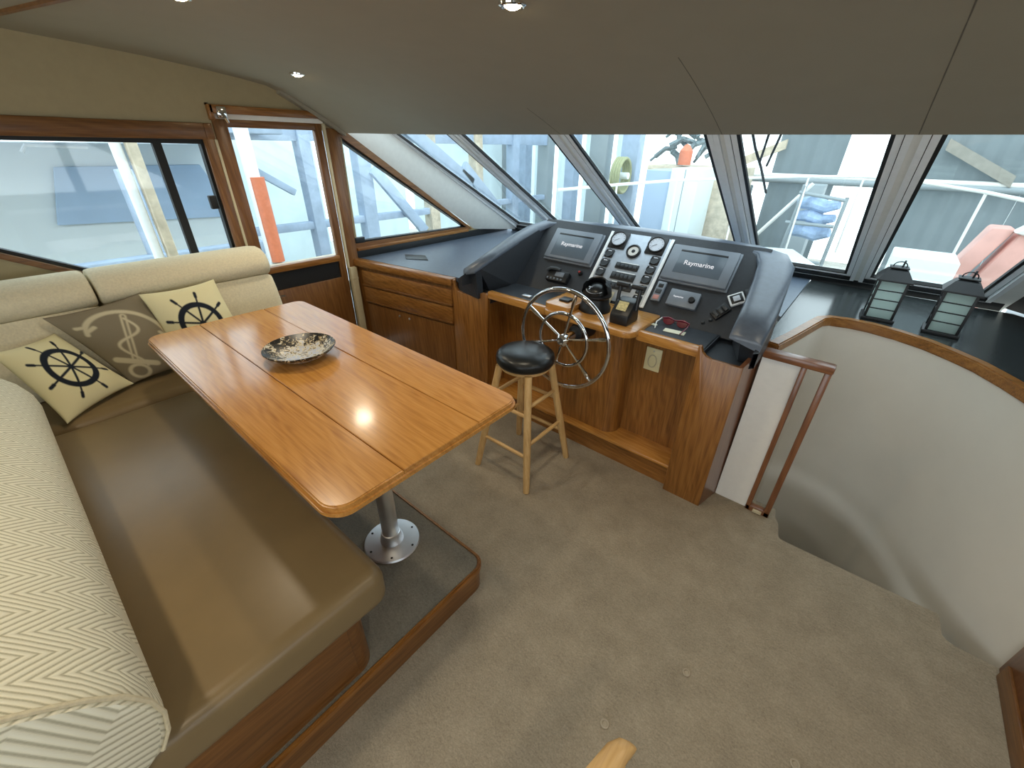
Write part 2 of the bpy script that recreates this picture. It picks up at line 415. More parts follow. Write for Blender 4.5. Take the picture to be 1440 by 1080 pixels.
# ------------------------------------------------------------------ left wall with windows and door
t_ = 0.06
bm = new()
def wall_poly(bm, pts): prism(bm, [(WX, y, z) for y, z in pts], (-t_, 0, 0))
wall_poly(bm, [(-2.5, 0.0), (-2.5, 1.6), (-0.796, 1.6), (0.30, 0.982), (0.44, 0.9), (0.94, 0.9), (0.94, 0.0)])
wall_poly(bm, [(-2.5, 1.6), (-2.5, 2.03), (0.33, 1.985), (0.9, 1.945), (1.35, 1.88), (1.35, 1.755), (0.985, 1.755), (0.985, 1.6)])
wall_poly(bm, [(0.985, 1.6), (0.985, 1.77), (1.0, 1.77), (1.0, 1.6)])
wall_poly(bm, [(1.0, 1.757), (1.35, 1.757), (1.35, 1.89), (1.45, 1.84), (1.56, 1.77), (1.70, 1.69), (1.75, 1.66), (1.66, 1.66)])
wall_poly(bm, [(1.66, 0.0), (1.66, 1.66), (1.75, 1.655), (1.74, 0.92), (2.9, 0.92), (2.98, 0.95), (3.5, 0.6), (3.5, 0.0)])
struct('wall_left', bm, 'vinyl_wall')

def lring(bm, pts, d0, d1, x0, x1):
    """ring between outline pts (y,z) inset d0 and d1, x from x0 to x1"""
    def inset(pts, d):
        n = len(pts); out = []
        ar = sum(pts[i][0]*pts[(i+1) % n][1]-pts[(i+1) % n][0]*pts[i][1] for i in range(n))
        sg = 1 if ar > 0 else -1
        for i in range(n):
            p0, p1, p2 = Vector(pts[i-1]), Vector(pts[i]), Vector(pts[(i+1) % n])
            a = (p1-p0).normalized(); b = (p2-p1).normalized()
            na = Vector((-a.y, a.x))*sg; nb = Vector((-b.y, b.x))*sg
            k = 1+na.dot(nb); m = (na+nb)/max(k, 0.35)
            out.append(p1+m*d)
        return out
    O, I = inset(pts, d0), inset(pts, d1); n = len(pts)
    V = [[bm.verts.new((x, p.x, p.y)) for p in q] for q, x in ((O, x0), (I, x0), (I, x1), (O, x1))]
    fs = []
    for i in range(n):
        j = (i+1) % n
        for k in range(4): fs.append(bm.faces.new((V[k][i], V[k][j], V[(k+1) % 4][j], V[(k+1) % 4][i])))
    bmesh.ops.recalc_face_normals(bm, faces=fs)
# window_1: sliding side window behind settee
w1 = [(-0.796, 1.6), (0.44, 0.9), (0.935, 0.9), (0.935, 1.6)]
win = sempty('window_1', (WX, 0.4, 0.9))
bm = new(); lring(bm, w1, 0.0, 0.022, WX-0.05, WX-0.005); ob('gasket', bm, 'rubber', win)
bm = new(); box(bm, WX-0.045, WX-0.012, 0.700, 0.738, 0.9, 1.6); ob('slider_mullion', bm, 'rubber', win)
bm = new(); box(bm, WX-0.02, WX+0.012, 0.868, 0.905, 1.255, 1.325, 0.004); ob('latch', bm, 'rubber', win)
bm = new(); prism(bm, [(WX-0.035, y, z) for y, z in w1], (-0.004, 0, 0)); ob('glass_pane', bm, 'glass', win)
# trims
bm = new(); box(bm, WX, WX+0.02, -2.5, 0.945, 1.6, 1.675, 0.004); box(bm, WX, WX+0.02, 0.945, 0.985, 1.6, 1.675, 0.004)
struct('trim_1', bm, 'oakdk_y')
bm = new()
d = Vector((0, 1.236, -0.7)).normalized(); nrm = Vector((0, d.z, -d.y))
prism(bm, [(WX, -0.9, 1.66), (WX, 0.45, 0.895), (WX, 0.45, 0.865), (WX, -0.95, 1.658)], (0.018, 0, 0), 0.003)
struct('trim_2', bm, 'oakdk_y')
bm = new(); box(bm, WX, WX+0.018, 0.925, 0.978, 0.2, 1.605, 0.003)
struct('trim_3', bm, 'oakdk_z')
bm = new(); box(bm, WX, WX+0.022, 0.978, 0.992, 0.1, 1.60, 0.003)
struct('trim_4', bm, 'beige')
# door
dr = sempty('door_1', (WX, 1.3, 0.1))
X0, X1 = WX-0.03, WX+0.005
dj0, dj1 = 0.995, 1.63
bm = new(); box(bm, X0, X1, dj0, 1.068, 0.12, 1.70, 0.004); ob('stile', bm, 'oakdk_z', dr)
bm = new(); box(bm, X0, X1, 1.567, dj1-0.012, 0.12, 1.70, 0.004); ob('stile', bm, 'oakdk_z', dr)
bm = new(); box(bm, X0, X1, 1.06, 1.575, 1.66, 1.70, 0.004); ob('top_rail', bm, 'oakdk_y', dr)
bm = new(); box(bm, X0, X1+0.012, 1.06, 1.575, 0.845, 0.885, 0.004); ob('sill', bm, 'oak_y', dr)
bm = new(); box(bm, X0, X1-0.012, 1.06, 1.575, 0.72, 0.85); ob('recess_panel', bm, 'rubber', dr)
bm = new(); box(bm, X0, X1, 1.06, 1.575, 0.12, 0.725, 0.004); ob('lower_panel', bm, 'oakdk_z', dr)
bm = new(); box(bm, X0+0.012, X0+0.016, 1.06, 1.575, 0.88, 1.665); ob('glass_pane', bm, 'glass', dr)
bm = new(); tube(bm, [(X1, 1.062, 0.70), (X1+0.03, 1.062, 0.70), (X1+0.035, 1.07, 0.70), (X1+0.035, 1.12, 0.695)], 0.007, 10); box(bm, X1-0.002, X1+0.006, 1.045, 1.08, 0.64, 0.73, 0.003); ob('handle', bm, 'chrome', dr)
bm = new(); box(bm, WX, WX+0.022, dj1-0.01, dj1+0.006, 0.1, 1.70, 0.003); struct('trim_5', bm, 'beige')
bm = new(); box(bm, WX-0.01, WX+0.02, dj1+0.006, 1.715, 0.1, 1.675, 0.004); struct('trim_6', bm, 'oakdk_z')
bm = new(); box(bm, WX-0.01, WX+0.03, 0.992, 1.60, 1.722, 1.762, 0.004); box(bm, WX-0.01, WX+0.03, 0.985, 1.01, 1.69, 1.762, 0.004); struct('trim_7', bm, 'oak_y')
bm = new(); box(bm, WX-0.04, WX+0.008, 0.992, 1.63, 1.698, 1.722); struct('trim_8', bm, 'white')
hk = thing('door_catch', 'small chrome catch hanging at the header over the side door', 'catch', (WX+0.03, 1.045, 1.69))
bm = new(); box(bm, WX+0.02, WX+0.045, 1.02, 1.068, 1.70, 1.755, 0.006); ob('plate', bm, 'chrome', hk)
bm = new(); tube(bm, [(WX+0.04, 1.045, 1.72), (WX+0.055, 1.05, 1.70), (WX+0.05, 1.06, 1.682)], 0.008, 10); ob('latch_lever', bm, 'chrome', hk)
# window_2: triangular side window
w2 = [(1.735, 1.63), (1.715, 0.945), (2.87, 0.93)]
win = sempty('window_2', (WX, 2.2, 0.93))
bm = new(); lring(bm, w2, -0.05, 0.0, WX-0.05, WX+0.012); ob('frame', bm, 'oakdk_y', win)
bm = new(); lring(bm, w2, 0.0, 0.014, WX-0.05, WX-0.004); ob('gasket', bm, 'rubber', win)
bm = new(); prism(bm, [(WX-0.03, y, z) for y, z in w2], (-0.004, 0, 0)); ob('glass_pane', bm, 'glass', win)
bm = new(); box(bm, WX-0.02, WX+0.014, 1.722, 1.80, 0.945, 0.985, 0.004); ob('hinge_block', bm, 'black', win)
# black band below it, on top of counter edge
bm = new(); box(bm, WX-0.001, WX+0.016, 1.68, 3.45, 0.838, 0.893, 0.003); struct('trim_9', bm, 'black')
bm = new(); box(bm, WX-0.001, WX+0.03, 1.72, 2.88, 0.893, 0.915, 0.004); struct('trim_10', bm, 'oak_y')
bm = new(); box(bm, WX+0.0, WX+0.05, 1.62, 1.672, 0.1, 0.79, 0.003); box(bm, WX+0.0, WX+0.052, 1.622, 1.674, 0.70, 0.715, 0.003); struct('trim_11', bm, 'beige')

# ------------------------------------------------------------------ ceiling
def ye(x):
    t = max(0, min(1, (-2.45-x)/0.5)); t = t*t*(3-2*t); return 2.085-0.335*t
prof = [(-2.6, 2.03), (-1.5, 2.02), (-0.6, 2.01), (0.0, 1.99), (0.33, 1.973), (0.55, 1.958), (0.78, 1.941), (1.0, 1.918), (1.2, 1.893), (1.33, 1.872)]
def ceil_z(y):
    for (a, za), (b, zb) in zip(prof, prof[1:]):
        if a <= y <= b: return za+(zb-za)*(y-a)/(b-a)
    return prof[-1][1]
xs = [-3.02]+[-2.98+0.06*i for i in range(12)]+[-2.2+0.2*i for i in range(23)]
bm = new(); g = []
for x in xs:
    col = [(y, z) for y, z in prof]; e = ye(x)
    for k in range(1, 9):
        t = k/8; col.append((1.33+(e-1.33)*t, 1.872-0.222*(0.75*t+0.25*t*t)))
    g.append([bm.verts.new((x, y, z)) for y, z in col])
    top = [(col[-1][0]+0.012, col[-1][1]+0.012)]+[(y, z+0.05) for y, z in col[::-1]]
    g[-1] += [bm.verts.new((x, y, z)) for y, z in top]
for a, b in zip(g, g[1:]):
    n = len(a)
    for k in range(n): bm.faces.new((a[k], a[(k+1) % n], b[(k+1) % n], b[k]))
bm.faces.new(g[0]); bm.faces.new(g[-1][::-1]); bmesh.ops.recalc_face_normals(bm, faces=bm.faces)
struct('ceiling', bm, 'headliner', ang=25)
# seams in the headliner
def seam(x, y0, nm):
    bm = new(); pts = []
    for k in range(12):
        t = k/11; y = y0+(ye(x)-y0)*t
        if y <= 1.33: z = ceil_z(y)
        else:
            q = (y-1.33)/(ye(x)-1.33); z = 1.872-0.222*(0.75*q+0.25*q*q)
        pts.append((x, y, z+0.0015))
    tube(bm, pts, 0.0022, 6); struct(nm, bm, 'seam')
seam(0.0, 0.4, 'trim_12'); seam(-0.62, 1.5, 'trim_13'); seam(-1.42, 1.8, 'trim_23')
bm = new(); tube(bm, [(-2.92, 0.24, 1.980), (-2.59, 0.311, 1.975), (-2.19, 0.397, 1.969), (-1.5, 0.545, 1.959)], 0.012, 8); struct('trim_14', bm, 'oakdk_x')
# brow fascia strip along left wall
bm = new()
prism(bm, [(WX+0.0, 1.38, 1.86), (WX+0.0, 1.56, 1.765), (WX+0.0, 1.757, 1.66), (WX+0.0, 1.757, 1.635), (WX+0.0, 1.56, 1.745), (WX+0.0, 1.38, 1.838)], (0.05, 0, 0))
struct('trim_15', bm, 'headliner')

# downlights
LIGHTS = [(-2.43, 1.26, 'lit recessed downlight near the side door corner'), (-0.90, 1.07, 'lit recessed downlight at the top edge, above the helm'), (-1.75, 0.60, 'recessed downlight above the table, just past the top edge'), (0.45, 1.1, 'unseen downlight added as fill above the stairwell'), (-0.9, -0.5, 'unseen downlight added as fill behind the viewpoint, towards the settee'), (0.4, -0.5, 'unseen downlight added as fill behind the viewpoint, towards the cabinet')]  # last three are out of view, added to brighten the cabin
for i, (x, y, lb) in enumerate(LIGHTS):
    z = ceil_z(y)
    dl = thing('ceiling_light', lb, 'light', (x, y, z-0.004), 'recessed ceiling downlights')
    bm = new(); lathe(bm, [(0.022, 0.0), (0.03, -0.006), (0.036, -0.003), (0.037, 0.004), (0.022, 0.004)], (x, y, z), 24); ob('bezel', bm, 'chrome', dl)
    bm = new(); lathe(bm, [(0, -0.011), (0.012, -0.0095), (0.021, -0.005), (0.0235, 0.0), (0.0235, 0.003), (0, 0.003)], (x, y, z), 24); ob('lens', bm, 'lamp', dl)
    ld = bpy.data.lights.new('downlight_lamp', 'SPOT'); ld.energy = 13 if i < 4 else 20; ld.spot_size = math.radians(150); ld.spot_blend = 0.8; ld.shadow_soft_size = 0.06; ld.color = (1.0, 0.87, 0.66)
    lo = bpy.data.objects.new('downlight_lamp', ld); link(lo); lo.location = (x, y, z-0.02); parent_to(lo, dl)

# ------------------------------------------------------------------ windscreen
def wp(x, z, n=0.0):
    """point on raked screen plane, offset n along inward normal"""
    nv = Vector((0, -RS, -1)).normalized()   # inward (down/aft)
    return Vector((x, wy(z), z))+nv*n
ML = [-2.94, -2.265, -1.462, -0.638, 0.0, 0.628]
ZT, ZB = 1.80, 0.90
def wring(bm, poly, d0, d1, n0, n1):
    """poly = list of (x,s) with s along slope from z=ZB"""
    def inset(pts, d):
        n = len(pts); out = []
        ar = sum(pts[i][0]*pts[(i+1) % n][1]-pts[(i+1) % n][0]*pts[i][1] for i in range(n)); sg = 1 if ar > 0 else -1
        for i in range(n):
            p0, p1, p2 = Vector(pts[i-1]), Vector(pts[i]), Vector(pts[(i+1) % n])
            a = (p1-p0).normalized(); b = (p2-p1).normalized()
            na = Vector((-a.y, a.x))*sg; nb = Vector((-b.y, b.x))*sg
            out.append(p1+(na+nb)/max(1+na.dot(nb), 0.35)*d)
        return out
    sz = RS/math.sqrt(1+RS*RS)
    O, I = inset(poly, d0), inset(poly, d1); n = len(poly)
    V = [[bm.verts.new(wp(p.x, ZB+p.y*sz, m if p.y < SL/2 else min(m, 0.008))) for p in q] for q, m in ((O, n0), (I, n0), (I, n1), (O, n1))]
    fs = []
    for i in range(n):
        j = (i+1) % n
        for k in range(4): fs.append(bm.faces.new((V[k][i], V[k][j], V[(k+1) % 4][j], V[(k+1) % 4][i])))
    bmesh.ops.recalc_face_normals(bm, faces=fs)
SL = (ZT-ZB)/(RS/math.sqrt(1+RS*RS))
for i in range(5):
    xa, xb = ML[i], ML[i+1]
    if i == 0: poly = [(xa+0.11, 0.0), (xb, 0.0), (xb, SL), (xa, SL)]
    else: poly = [(xa, 0.0), (xb, 0.0), (xb, SL), (xa, SL)]
    win = sempty('window_%d' % (3+i), (0.5*(xa+xb), wy(ZB), ZB))
    bm = new(); wring(bm, poly, 0.012, 0.034, 0.0, 0.046); wring(bm, poly, 0.037, 0.060, 0.0, 0.022); ob('frame', bm, 'alu', win)
    bm = new(); wring(bm, poly, 0.033, 0.038, 0.0, 0.018); wring(bm, poly, 0.060, 0.074, -0.004, 0.016); ob('gasket', bm, 'rubber', win)
    sz = RS/math.sqrt(1+RS*RS)
    bm = new(); prism(bm, [wp(x, ZB+s*sz, -0.008) for x, s in ((poly[0][0]+0.03, 0.03), (xb-0.03, 0.03), (xb-0.03, SL), (poly[3][0]+0.03, SL))], Vector((0, RS, 1)).normalized()*0.004); ob('glass_pane', bm, 'glass', win)
# inner pillars
def pillar(x0, x1b, w, nm, z0=0.838, dx=0.0):
    bm = new(); nv = Vector((0, -RS, -1)).normalized()
    a = [wp(x0-w/2, 1.69, -0.01), wp(x0+w/2, 1.69, -0.01), wp(x1b+w/2, z0, -0.01), wp(x1b-w/2, z0, -0.01)]
    fa = [bm.verts.new(v) for v in a]; fb = [bm.verts.new(v+nv*q) for v, q in zip(a, (0.016, 0.016, 0.055, 0.055))]
    bm.faces.new(fa); bm.faces.new(fb[::-1])
    for k in range(4): bm.faces.new((fa[k], fb[k], fb[(k+1) % 4], fa[(k+1) % 4]))
    bmesh.ops.recalc_face_normals(bm, faces=bm.faces); bmesh.ops.bevel(bm, geom=bm.edges[:], offset=0.006, segments=2, affect='EDGES')
    struct(nm, bm, 'pillar')
bm = new()
prism(bm, [(WX, 1.70, 1.69), (WX, 2.98, 0.90), (-2.80, 3.56, 0.845), (-2.905, 2.06, 1.70)], (-0.05, 0.0, 0.05), 0.003); struct('trim_16', bm, 'pillar')
for i in range(1, 5): pillar(ML[i], ML[i], 0.030 if i != 4 else 0.044, 'trim_%d' % (16+i))
pillar(ML[5]+0.02, ML[5]+0.02, 0.09, 'trim_21')
# sill upstand between dash and windscreen
bm = new(); prism(bm, [(-2.88, 3.465, 0.835), (-2.88, 3.425, 0.895), (-2.88, 3.45, 0.905), (-2.88, 3.56, 0.86), (-2.88, 3.56, 0.835)], (3.55, 0, 0)); struct('trim_22', bm, 'black')
# quarter panel to right of last pillar (dark lining)
bm = new(); prism(bm, [(0.66, wy(0.84)-0.02, 0.84), (0.66, wy(1.68), 1.68), (1.9, 0.9, 1.72), (1.9, 2.3, 0.84)], (0.03, 0.03, 0)); struct('wall_right', bm, 'darklining')
bm = new(); box(bm, 1.9, 1.95, -2.5, 2.35, -0.2, 1.0); box(bm, 1.9, 1.95, -2.5, 2.35, 1.6, 2.05); box(bm, 1.9, 1.95, 0.9, 1.0, 0.9, 1.7); box(bm, 1.9, 1.95, -2.5, -2.2, 0.9, 1.7); struct('wall_starboard', bm, 'vinyl_wall')
bm = new(); box(bm, -3.0, -1.9, -2.56, -2.5, 0, 2.06); box(bm, 0.9, 1.95, -2.56, -2.5, 0, 2.06); box(bm, -1.9, 0.9, -2.56, -2.5, 1.9, 2.06); struct('wall_aft', bm, 'vinyl_wall')
bm = new(); box(bm, 0.845, 1.95, -2.5, 1.742, -0.16, 0.0); struct('floor_side', bm, 'carpet')

# ------------------------------------------------------------------ dashboard tops (counter)
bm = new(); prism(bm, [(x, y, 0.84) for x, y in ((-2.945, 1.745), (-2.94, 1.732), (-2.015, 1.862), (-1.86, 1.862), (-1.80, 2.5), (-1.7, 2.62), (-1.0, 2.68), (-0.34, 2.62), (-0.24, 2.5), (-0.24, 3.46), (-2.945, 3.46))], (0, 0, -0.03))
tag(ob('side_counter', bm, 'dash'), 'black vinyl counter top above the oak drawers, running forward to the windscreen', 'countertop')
p1 = offset_path(path, 0.042)
bm = new(); pts = [(-0.2, 2.08)] + p1[1:] + [(1.25, 1.75), (1.88, 1.75), (1.88, 2.4), (0.72, 3.44), (-0.235, 3.46), (-0.235, 2.1)]
prism(bm, [(x, y, 0.838) for x, y in pts], (0, 0, -0.03))
tag(ob('dashboard_shelf', bm, 'shelf'), 'glossy black dashboard shelf right of the helm, carrying two lanterns', 'dashboard')
bm = new(); prism(bm, [(-2.78, 2.03, 0.8405), (-2.635, 2.115, 0.8405), (-2.50, 2.03, 0.8405), (-2.655, 1.945, 0.8405)], (0, 0, 0.004), 0.0015)
vt = ob('counter_vent', bm, 'black'); tag(vt, 'flat dark square vent plate lying on the black side counter', 'vent')

# ------------------------------------------------------------------ drawer cabinet
dc = thing('drawer_cabinet', 'oak drawer cabinet with two wide drawers between the side door and the helm', 'cabinet', (-2.47, 1.95, 0))
ca, cb = Vector((-2.93, 1.70)), Vector((-2.012, 1.83)); cd = (cb-ca).normalized(); cn = Vector((-cd.y, cd.x)); CL = (cb-ca).length
def cpt(u, v, z): p = ca+cd*u+cn*v; return (p.x, p.y, z)
def cbox(bm, u0, u1, v0, v1, z0, z1, bev=0.0):
    prism(bm, [cpt(u0, v0, z0), cpt(u1, v0, z0), cpt(u1, v1, z0), cpt(u0, v1, z0)], (0, 0, z1-z0), bev)
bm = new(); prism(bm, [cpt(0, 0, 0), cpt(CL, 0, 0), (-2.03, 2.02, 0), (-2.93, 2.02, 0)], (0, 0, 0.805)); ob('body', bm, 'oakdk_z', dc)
bm = new(); cbox(bm, -0.012, CL, -0.028, 0.034, 0.79, 0.842, 0.012); ob('top_moulding', bm, 'oak_x', dc)
for z0, z1 in ((0.662, 0.765), (0.535, 0.645)):
    bm = new(); cbox(bm, 0.05, CL-0.012, -0.016, 0.005, z0, z1, 0.005); d_ = ob('drawer', bm, 'oak_x', dc)
    bm = new(); cbox(bm, 0.05, CL-0.012, -0.022, 0.0, z0-0.012, z0+0.004, 0.004); ob('finger_pull', bm, 'oakdk_x', d_)
bm = new(); cbox(bm, 0.06, CL-0.012, -0.014, 0.005, 0.06, 0.515, 0.005); d_ = ob('door', bm, 'oakdk_z', dc)
for u in (0.40, 0.50):
    bm = new(); lathe(bm, [(0, 0.006), (0.008, 0.005), (0.009, 0)], cpt(u, -0.014, 0.475), 14, Matrix.Rotation(PI/2, 4, 'X')); ob('lock', bm, 'steel', d_)

# ------------------------------------------------------------------ helm console
hc = thing('helm_console', 'oak helm console with black instrument well facing the wheel', 'helm console', (-1.05, 2.1, 0))
# pillars with notched tops
R_ = [(-0.432, 0.0), (-0.241, 0.0), (-0.241, 0.80), (-0.30, 0.797), (-0.37, 0.797), (-0.398, 0.806), (-0.415, 0.822), (-0.424, 0.846), (-0.436, 0.846)]
L_ = [(-2.022, 0.0), (-1.72, 0.0), (-1.70, 0.79), (-1.72, 0.805), (-1.75, 0.803), (-1.79, 0.785), (-1.83, 0.768), (-1.89, 0.762), (-1.97, 0.768), (-1.995, 0.79), (-2.005, 0.83), (-2.022, 0.84)]
bm = new(); prism(bm, [(x, 1.82, z) for x, z in R_], (0, 0.022, 0), 0.003); box(bm, -0.432, -0.416, 1.842, 2.0, 0.0, 0.76); box(bm, -0.256, -0.243, 1.842, 2.0, 0.0, 0.76); ob('pillar', bm, 'oak_z', hc)
bm = new(); prism(bm, [(x, 1.82, z) for x, z in L_], (0, 0.022, 0), 0.003); box(bm, -1.74, -1.722, 1.842, 2.0, 0.0, 0.735); ob('pillar', bm, 'oak_z', hc)
bm = new(); prism(bm, [(-0.241, 1.822, 0.0), (-0.2, 1.975, 0.0), (-0.2, 2.06, 0.85), (-0.2, 1.975, 0.85), (-0.241, 1.822, 0.80)], (-0.02, 0.0, 0)); 
bm.free(); bm = new()
prism(bm, [(-0.241, 1.822, 0), (-0.207, 1.98, 0), (-0.207, 2.08, 0), (-0.207, 2.08, 0.862), (-0.207, 1.98, 0.858), (-0.241, 1.822, 0.802)], (-0.018, 0, 0)); ob('side_panel', bm, 'mahog_z', hc)
# recess back panels
bm = new(); box(bm, -1.72, -1.17, 1.99, 2.02, 0.1, 0.80); ob('recess_panel', bm, 'oak_z', hc)
bm = new(); box(bm, -0.82, -0.43, 1.99, 2.02, 0.1, 0.80); ob('recess_panel', bm, 'oak_z', hc)
# step
bm = new(); box(bm, -1.73, -0.43, 1.862, 2.0, 0.0, 0.128); ob('step_riser', bm, 'oak_x', hc)
bm = new(); box(bm, -1.73, -0.43, 1.838, 2.0, 0.126, 0.146, 0.006); ob('step_tread', bm, 'table_x', hc)
# bulge
bm = new(); prism(bm, [(x, y, 0.145) for x, y in rrect(-1.20, -0.795, 1.885, 2.1, [0.07, 0.07, 0, 0], 8)], (0, 0, 0.66)); ob('centre_column', bm, 'oak_z', hc)
# ledge caps
bm = new(); box(bm, -1.70, -1.23, 1.815, 1.855, 0.778, 0.825, 0.008); ob('ledge_cap', bm, 'table_x', hc)
bm = new(); box(bm, -0.735, -0.432, 1.84, 1.88, 0.778, 0.828, 0.008); ob('ledge_cap', bm, 'table_x', hc)
# centre shelf
bm = new(); prism(bm, [(x, y, 0.80) for x, y in rrect(-1.26, -0.725, 1.765, 2.14, [0.05, 0.06, 0, 0], 8)], (0, 0, 0.034), 0.008); ob('control_shelf', bm, 'table_x', hc)
bm = new(); prism(bm, [(x, y, 0.832) for x, y in rrect(-1.265, -1.10, 1.79, 2.06, [0.04, 0.01, 0.01, 0.04], 6)], (0, 0, 0.034), 0.006); rb = ob('raised_block', bm, 'table_x', hc)
bm = new(); box(bm, -1.21, -1.15, 1.86, 1.92, 0.864, 0.878, 0.004); ob('switch', bm, 'black', rb)
# well floor + sloped panel
TA = math.radians(48); ca_, sa_ = math.cos(TA), math.sin(TA)
def ip(x, s, n=0.0): return Vector((x, 2.1+s*ca_-n*sa_, 0.83+s*sa_+n*ca_))   # point on instrument plane
bm = new(); prism(bm, [(-1.99, 1.835, 0.758), (-1.78, 1.835, 0.778), (-1.72, 1.84, 0.80), (-1.70, 1.86, 0.816), (-0.42, 1.86, 0.816), (-0.39, 1.84, 0.80), (-0.25, 1.835, 0.79), (-0.25, 2.14, 0.80), (-1.99, 2.14, 0.80)], (0, 0, -0.02))
bm.free(); bm = new()
box(bm, -1.70, -0.42, 1.85, 2.16, 0.795, 0.816); box(bm, -1.99, -1.70, 1.842, 2.5, 0.74, 0.760); box(bm, -0.42, -0.25, 1.842, 2.2, 0.765, 0.787)
box(bm, -1.705, -1.695, 1.84, 2.16, 0.76, 0.816); box(bm, -0.425, -0.415, 1.84, 2.16, 0.79, 0.816)
ob('well_floor', bm, 'vinyl_black', hc)
bm = new(); pts = [ip(-1.70, -0.03), ip(-0.36, -0.03), ip(-0.36, 0.47), ip(-1.70, 0.47)]
prism(bm, pts, Vector((0, sa_, -ca_))*0.03); ob('instrument_backing', bm, 'vinyl_black', hc)
# side cheeks
def cheek(x0, x1, xo0, xo1):
    bm = new()
    # inner face from front to back, following the hood underside
    a = [(x0, 1.91, 0.79), (x0, 1.81, 0.955), (x1, 2.33, 1.135), (x1, 2.46, 1.15), (x1, 2.46, 0.80), (x1, 2.16, 0.755)]
    b = [(xo0, 1.91, 0.79), (xo0, 1.81, 0.955), (xo1, 2.33, 1.135), (xo1, 2.46, 1.15), (xo1, 2.46, 0.80), (xo1, 2.16, 0.755)]
    A_ = [bm.verts.new(p) for p in a]; B_ = [bm.verts.new(p) for p in b]; n = len(a)
    bm.faces.new(A_); bm.faces.new(B_[::-1])
    for k in range(n): bm.faces.new((A_[k], A_[(k+1) % n], B_[(k+1) % n], B_[k]))
    bmesh.ops.recalc_face_normals(bm, faces=bm.faces); bmesh.ops.triangulate(bm, faces=[f for f in bm.faces if len(f.verts) > 4])
    return ob('cheek', bm, 'vinyl_black', hc, smooth=False)
cheek(-1.765, -1.68, -1.83, -1.75); cheek(-0.285, -0.375, -0.215, -0.29)
# padded hood: sweep between inner and outer lines
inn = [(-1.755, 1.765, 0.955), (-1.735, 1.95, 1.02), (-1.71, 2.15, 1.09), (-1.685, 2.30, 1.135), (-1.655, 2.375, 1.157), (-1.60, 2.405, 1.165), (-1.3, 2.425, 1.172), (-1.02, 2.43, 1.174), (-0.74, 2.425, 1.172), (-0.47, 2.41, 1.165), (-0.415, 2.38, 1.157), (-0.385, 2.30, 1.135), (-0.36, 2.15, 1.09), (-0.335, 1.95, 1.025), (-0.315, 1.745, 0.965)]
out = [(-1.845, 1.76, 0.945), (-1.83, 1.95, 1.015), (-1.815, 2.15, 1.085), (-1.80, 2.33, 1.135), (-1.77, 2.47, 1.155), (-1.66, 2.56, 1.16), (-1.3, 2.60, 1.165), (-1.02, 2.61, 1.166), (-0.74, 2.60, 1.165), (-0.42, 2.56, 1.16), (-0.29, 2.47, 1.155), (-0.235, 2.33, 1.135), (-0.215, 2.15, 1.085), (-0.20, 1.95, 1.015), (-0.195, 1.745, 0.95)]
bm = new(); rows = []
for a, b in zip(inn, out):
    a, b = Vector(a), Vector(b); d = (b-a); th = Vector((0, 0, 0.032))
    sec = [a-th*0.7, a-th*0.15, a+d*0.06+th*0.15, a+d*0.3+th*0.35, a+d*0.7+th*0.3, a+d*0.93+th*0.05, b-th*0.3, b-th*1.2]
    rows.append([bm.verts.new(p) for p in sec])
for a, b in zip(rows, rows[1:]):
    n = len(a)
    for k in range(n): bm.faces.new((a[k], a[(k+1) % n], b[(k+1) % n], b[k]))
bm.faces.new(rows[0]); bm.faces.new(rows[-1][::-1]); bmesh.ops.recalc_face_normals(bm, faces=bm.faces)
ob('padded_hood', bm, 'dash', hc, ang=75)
# outer skirt from hood down to the counter
bm = new(); A_ = [bm.verts.new((p[0], p[1]-0.01, p[2]-0.035)) for p in out]; B_ = [bm.verts.new((p[0], p[1]-0.01, 0.85)) for p in out]
C_ = [bm.verts.new((p[0]*0.98-0.02, p[1]-0.03, p[2]-0.035)) for p in out]; D_ = [bm.verts.new((p[0]*0.98-0.02, p[1]-0.03, 0.85)) for p in out]
for i in range(len(out)-1):
    bm.faces.new((A_[i], A_[i+1], B_[i+1], B_[i])); bm.faces.new((C_[i], D_[i], D_[i+1], C_[i+1])); bm.faces.new((A_[i], C_[i], C_[i+1], A_[i+1])); bm.faces.new((B_[i], B_[i+1], D_[i+1], D_[i]))
bmesh.ops.recalc_face_normals(bm, faces=bm.faces); ob('skirt', bm, 'vinyl_black', hc, ang=30)
# arm end faces (front) left
bm = new(); prism(bm, [(-1.985, 1.845, 0.765), (-1.985, 1.845, 0.84), (-1.835, 1.79, 0.93), (-1.765, 1.785, 0.94), (-1.765, 1.80, 0.765)], (0, 0.05, 0)); ob('cheek_end', bm, 'vinyl_black', hc, smooth=False)

# matrices for things lying on instrument plane
def IM(x, s, n=0.0):
    o = ip(x, s, n)
    return Matrix(((1, 0, 0, o.x), (0, ca_, -sa_, o.y), (0, sa_, ca_, o.z), (0, 0, 0, 1)))
def ibox(bm, x0, x1, s0, s1, n0, n1, bev=0.002):
    tbox(bm, x1-x0, s1-s0, n1-n0, IM((x0+x1)/2, (s0+s1)/2, (n0+n1)/2), bev)
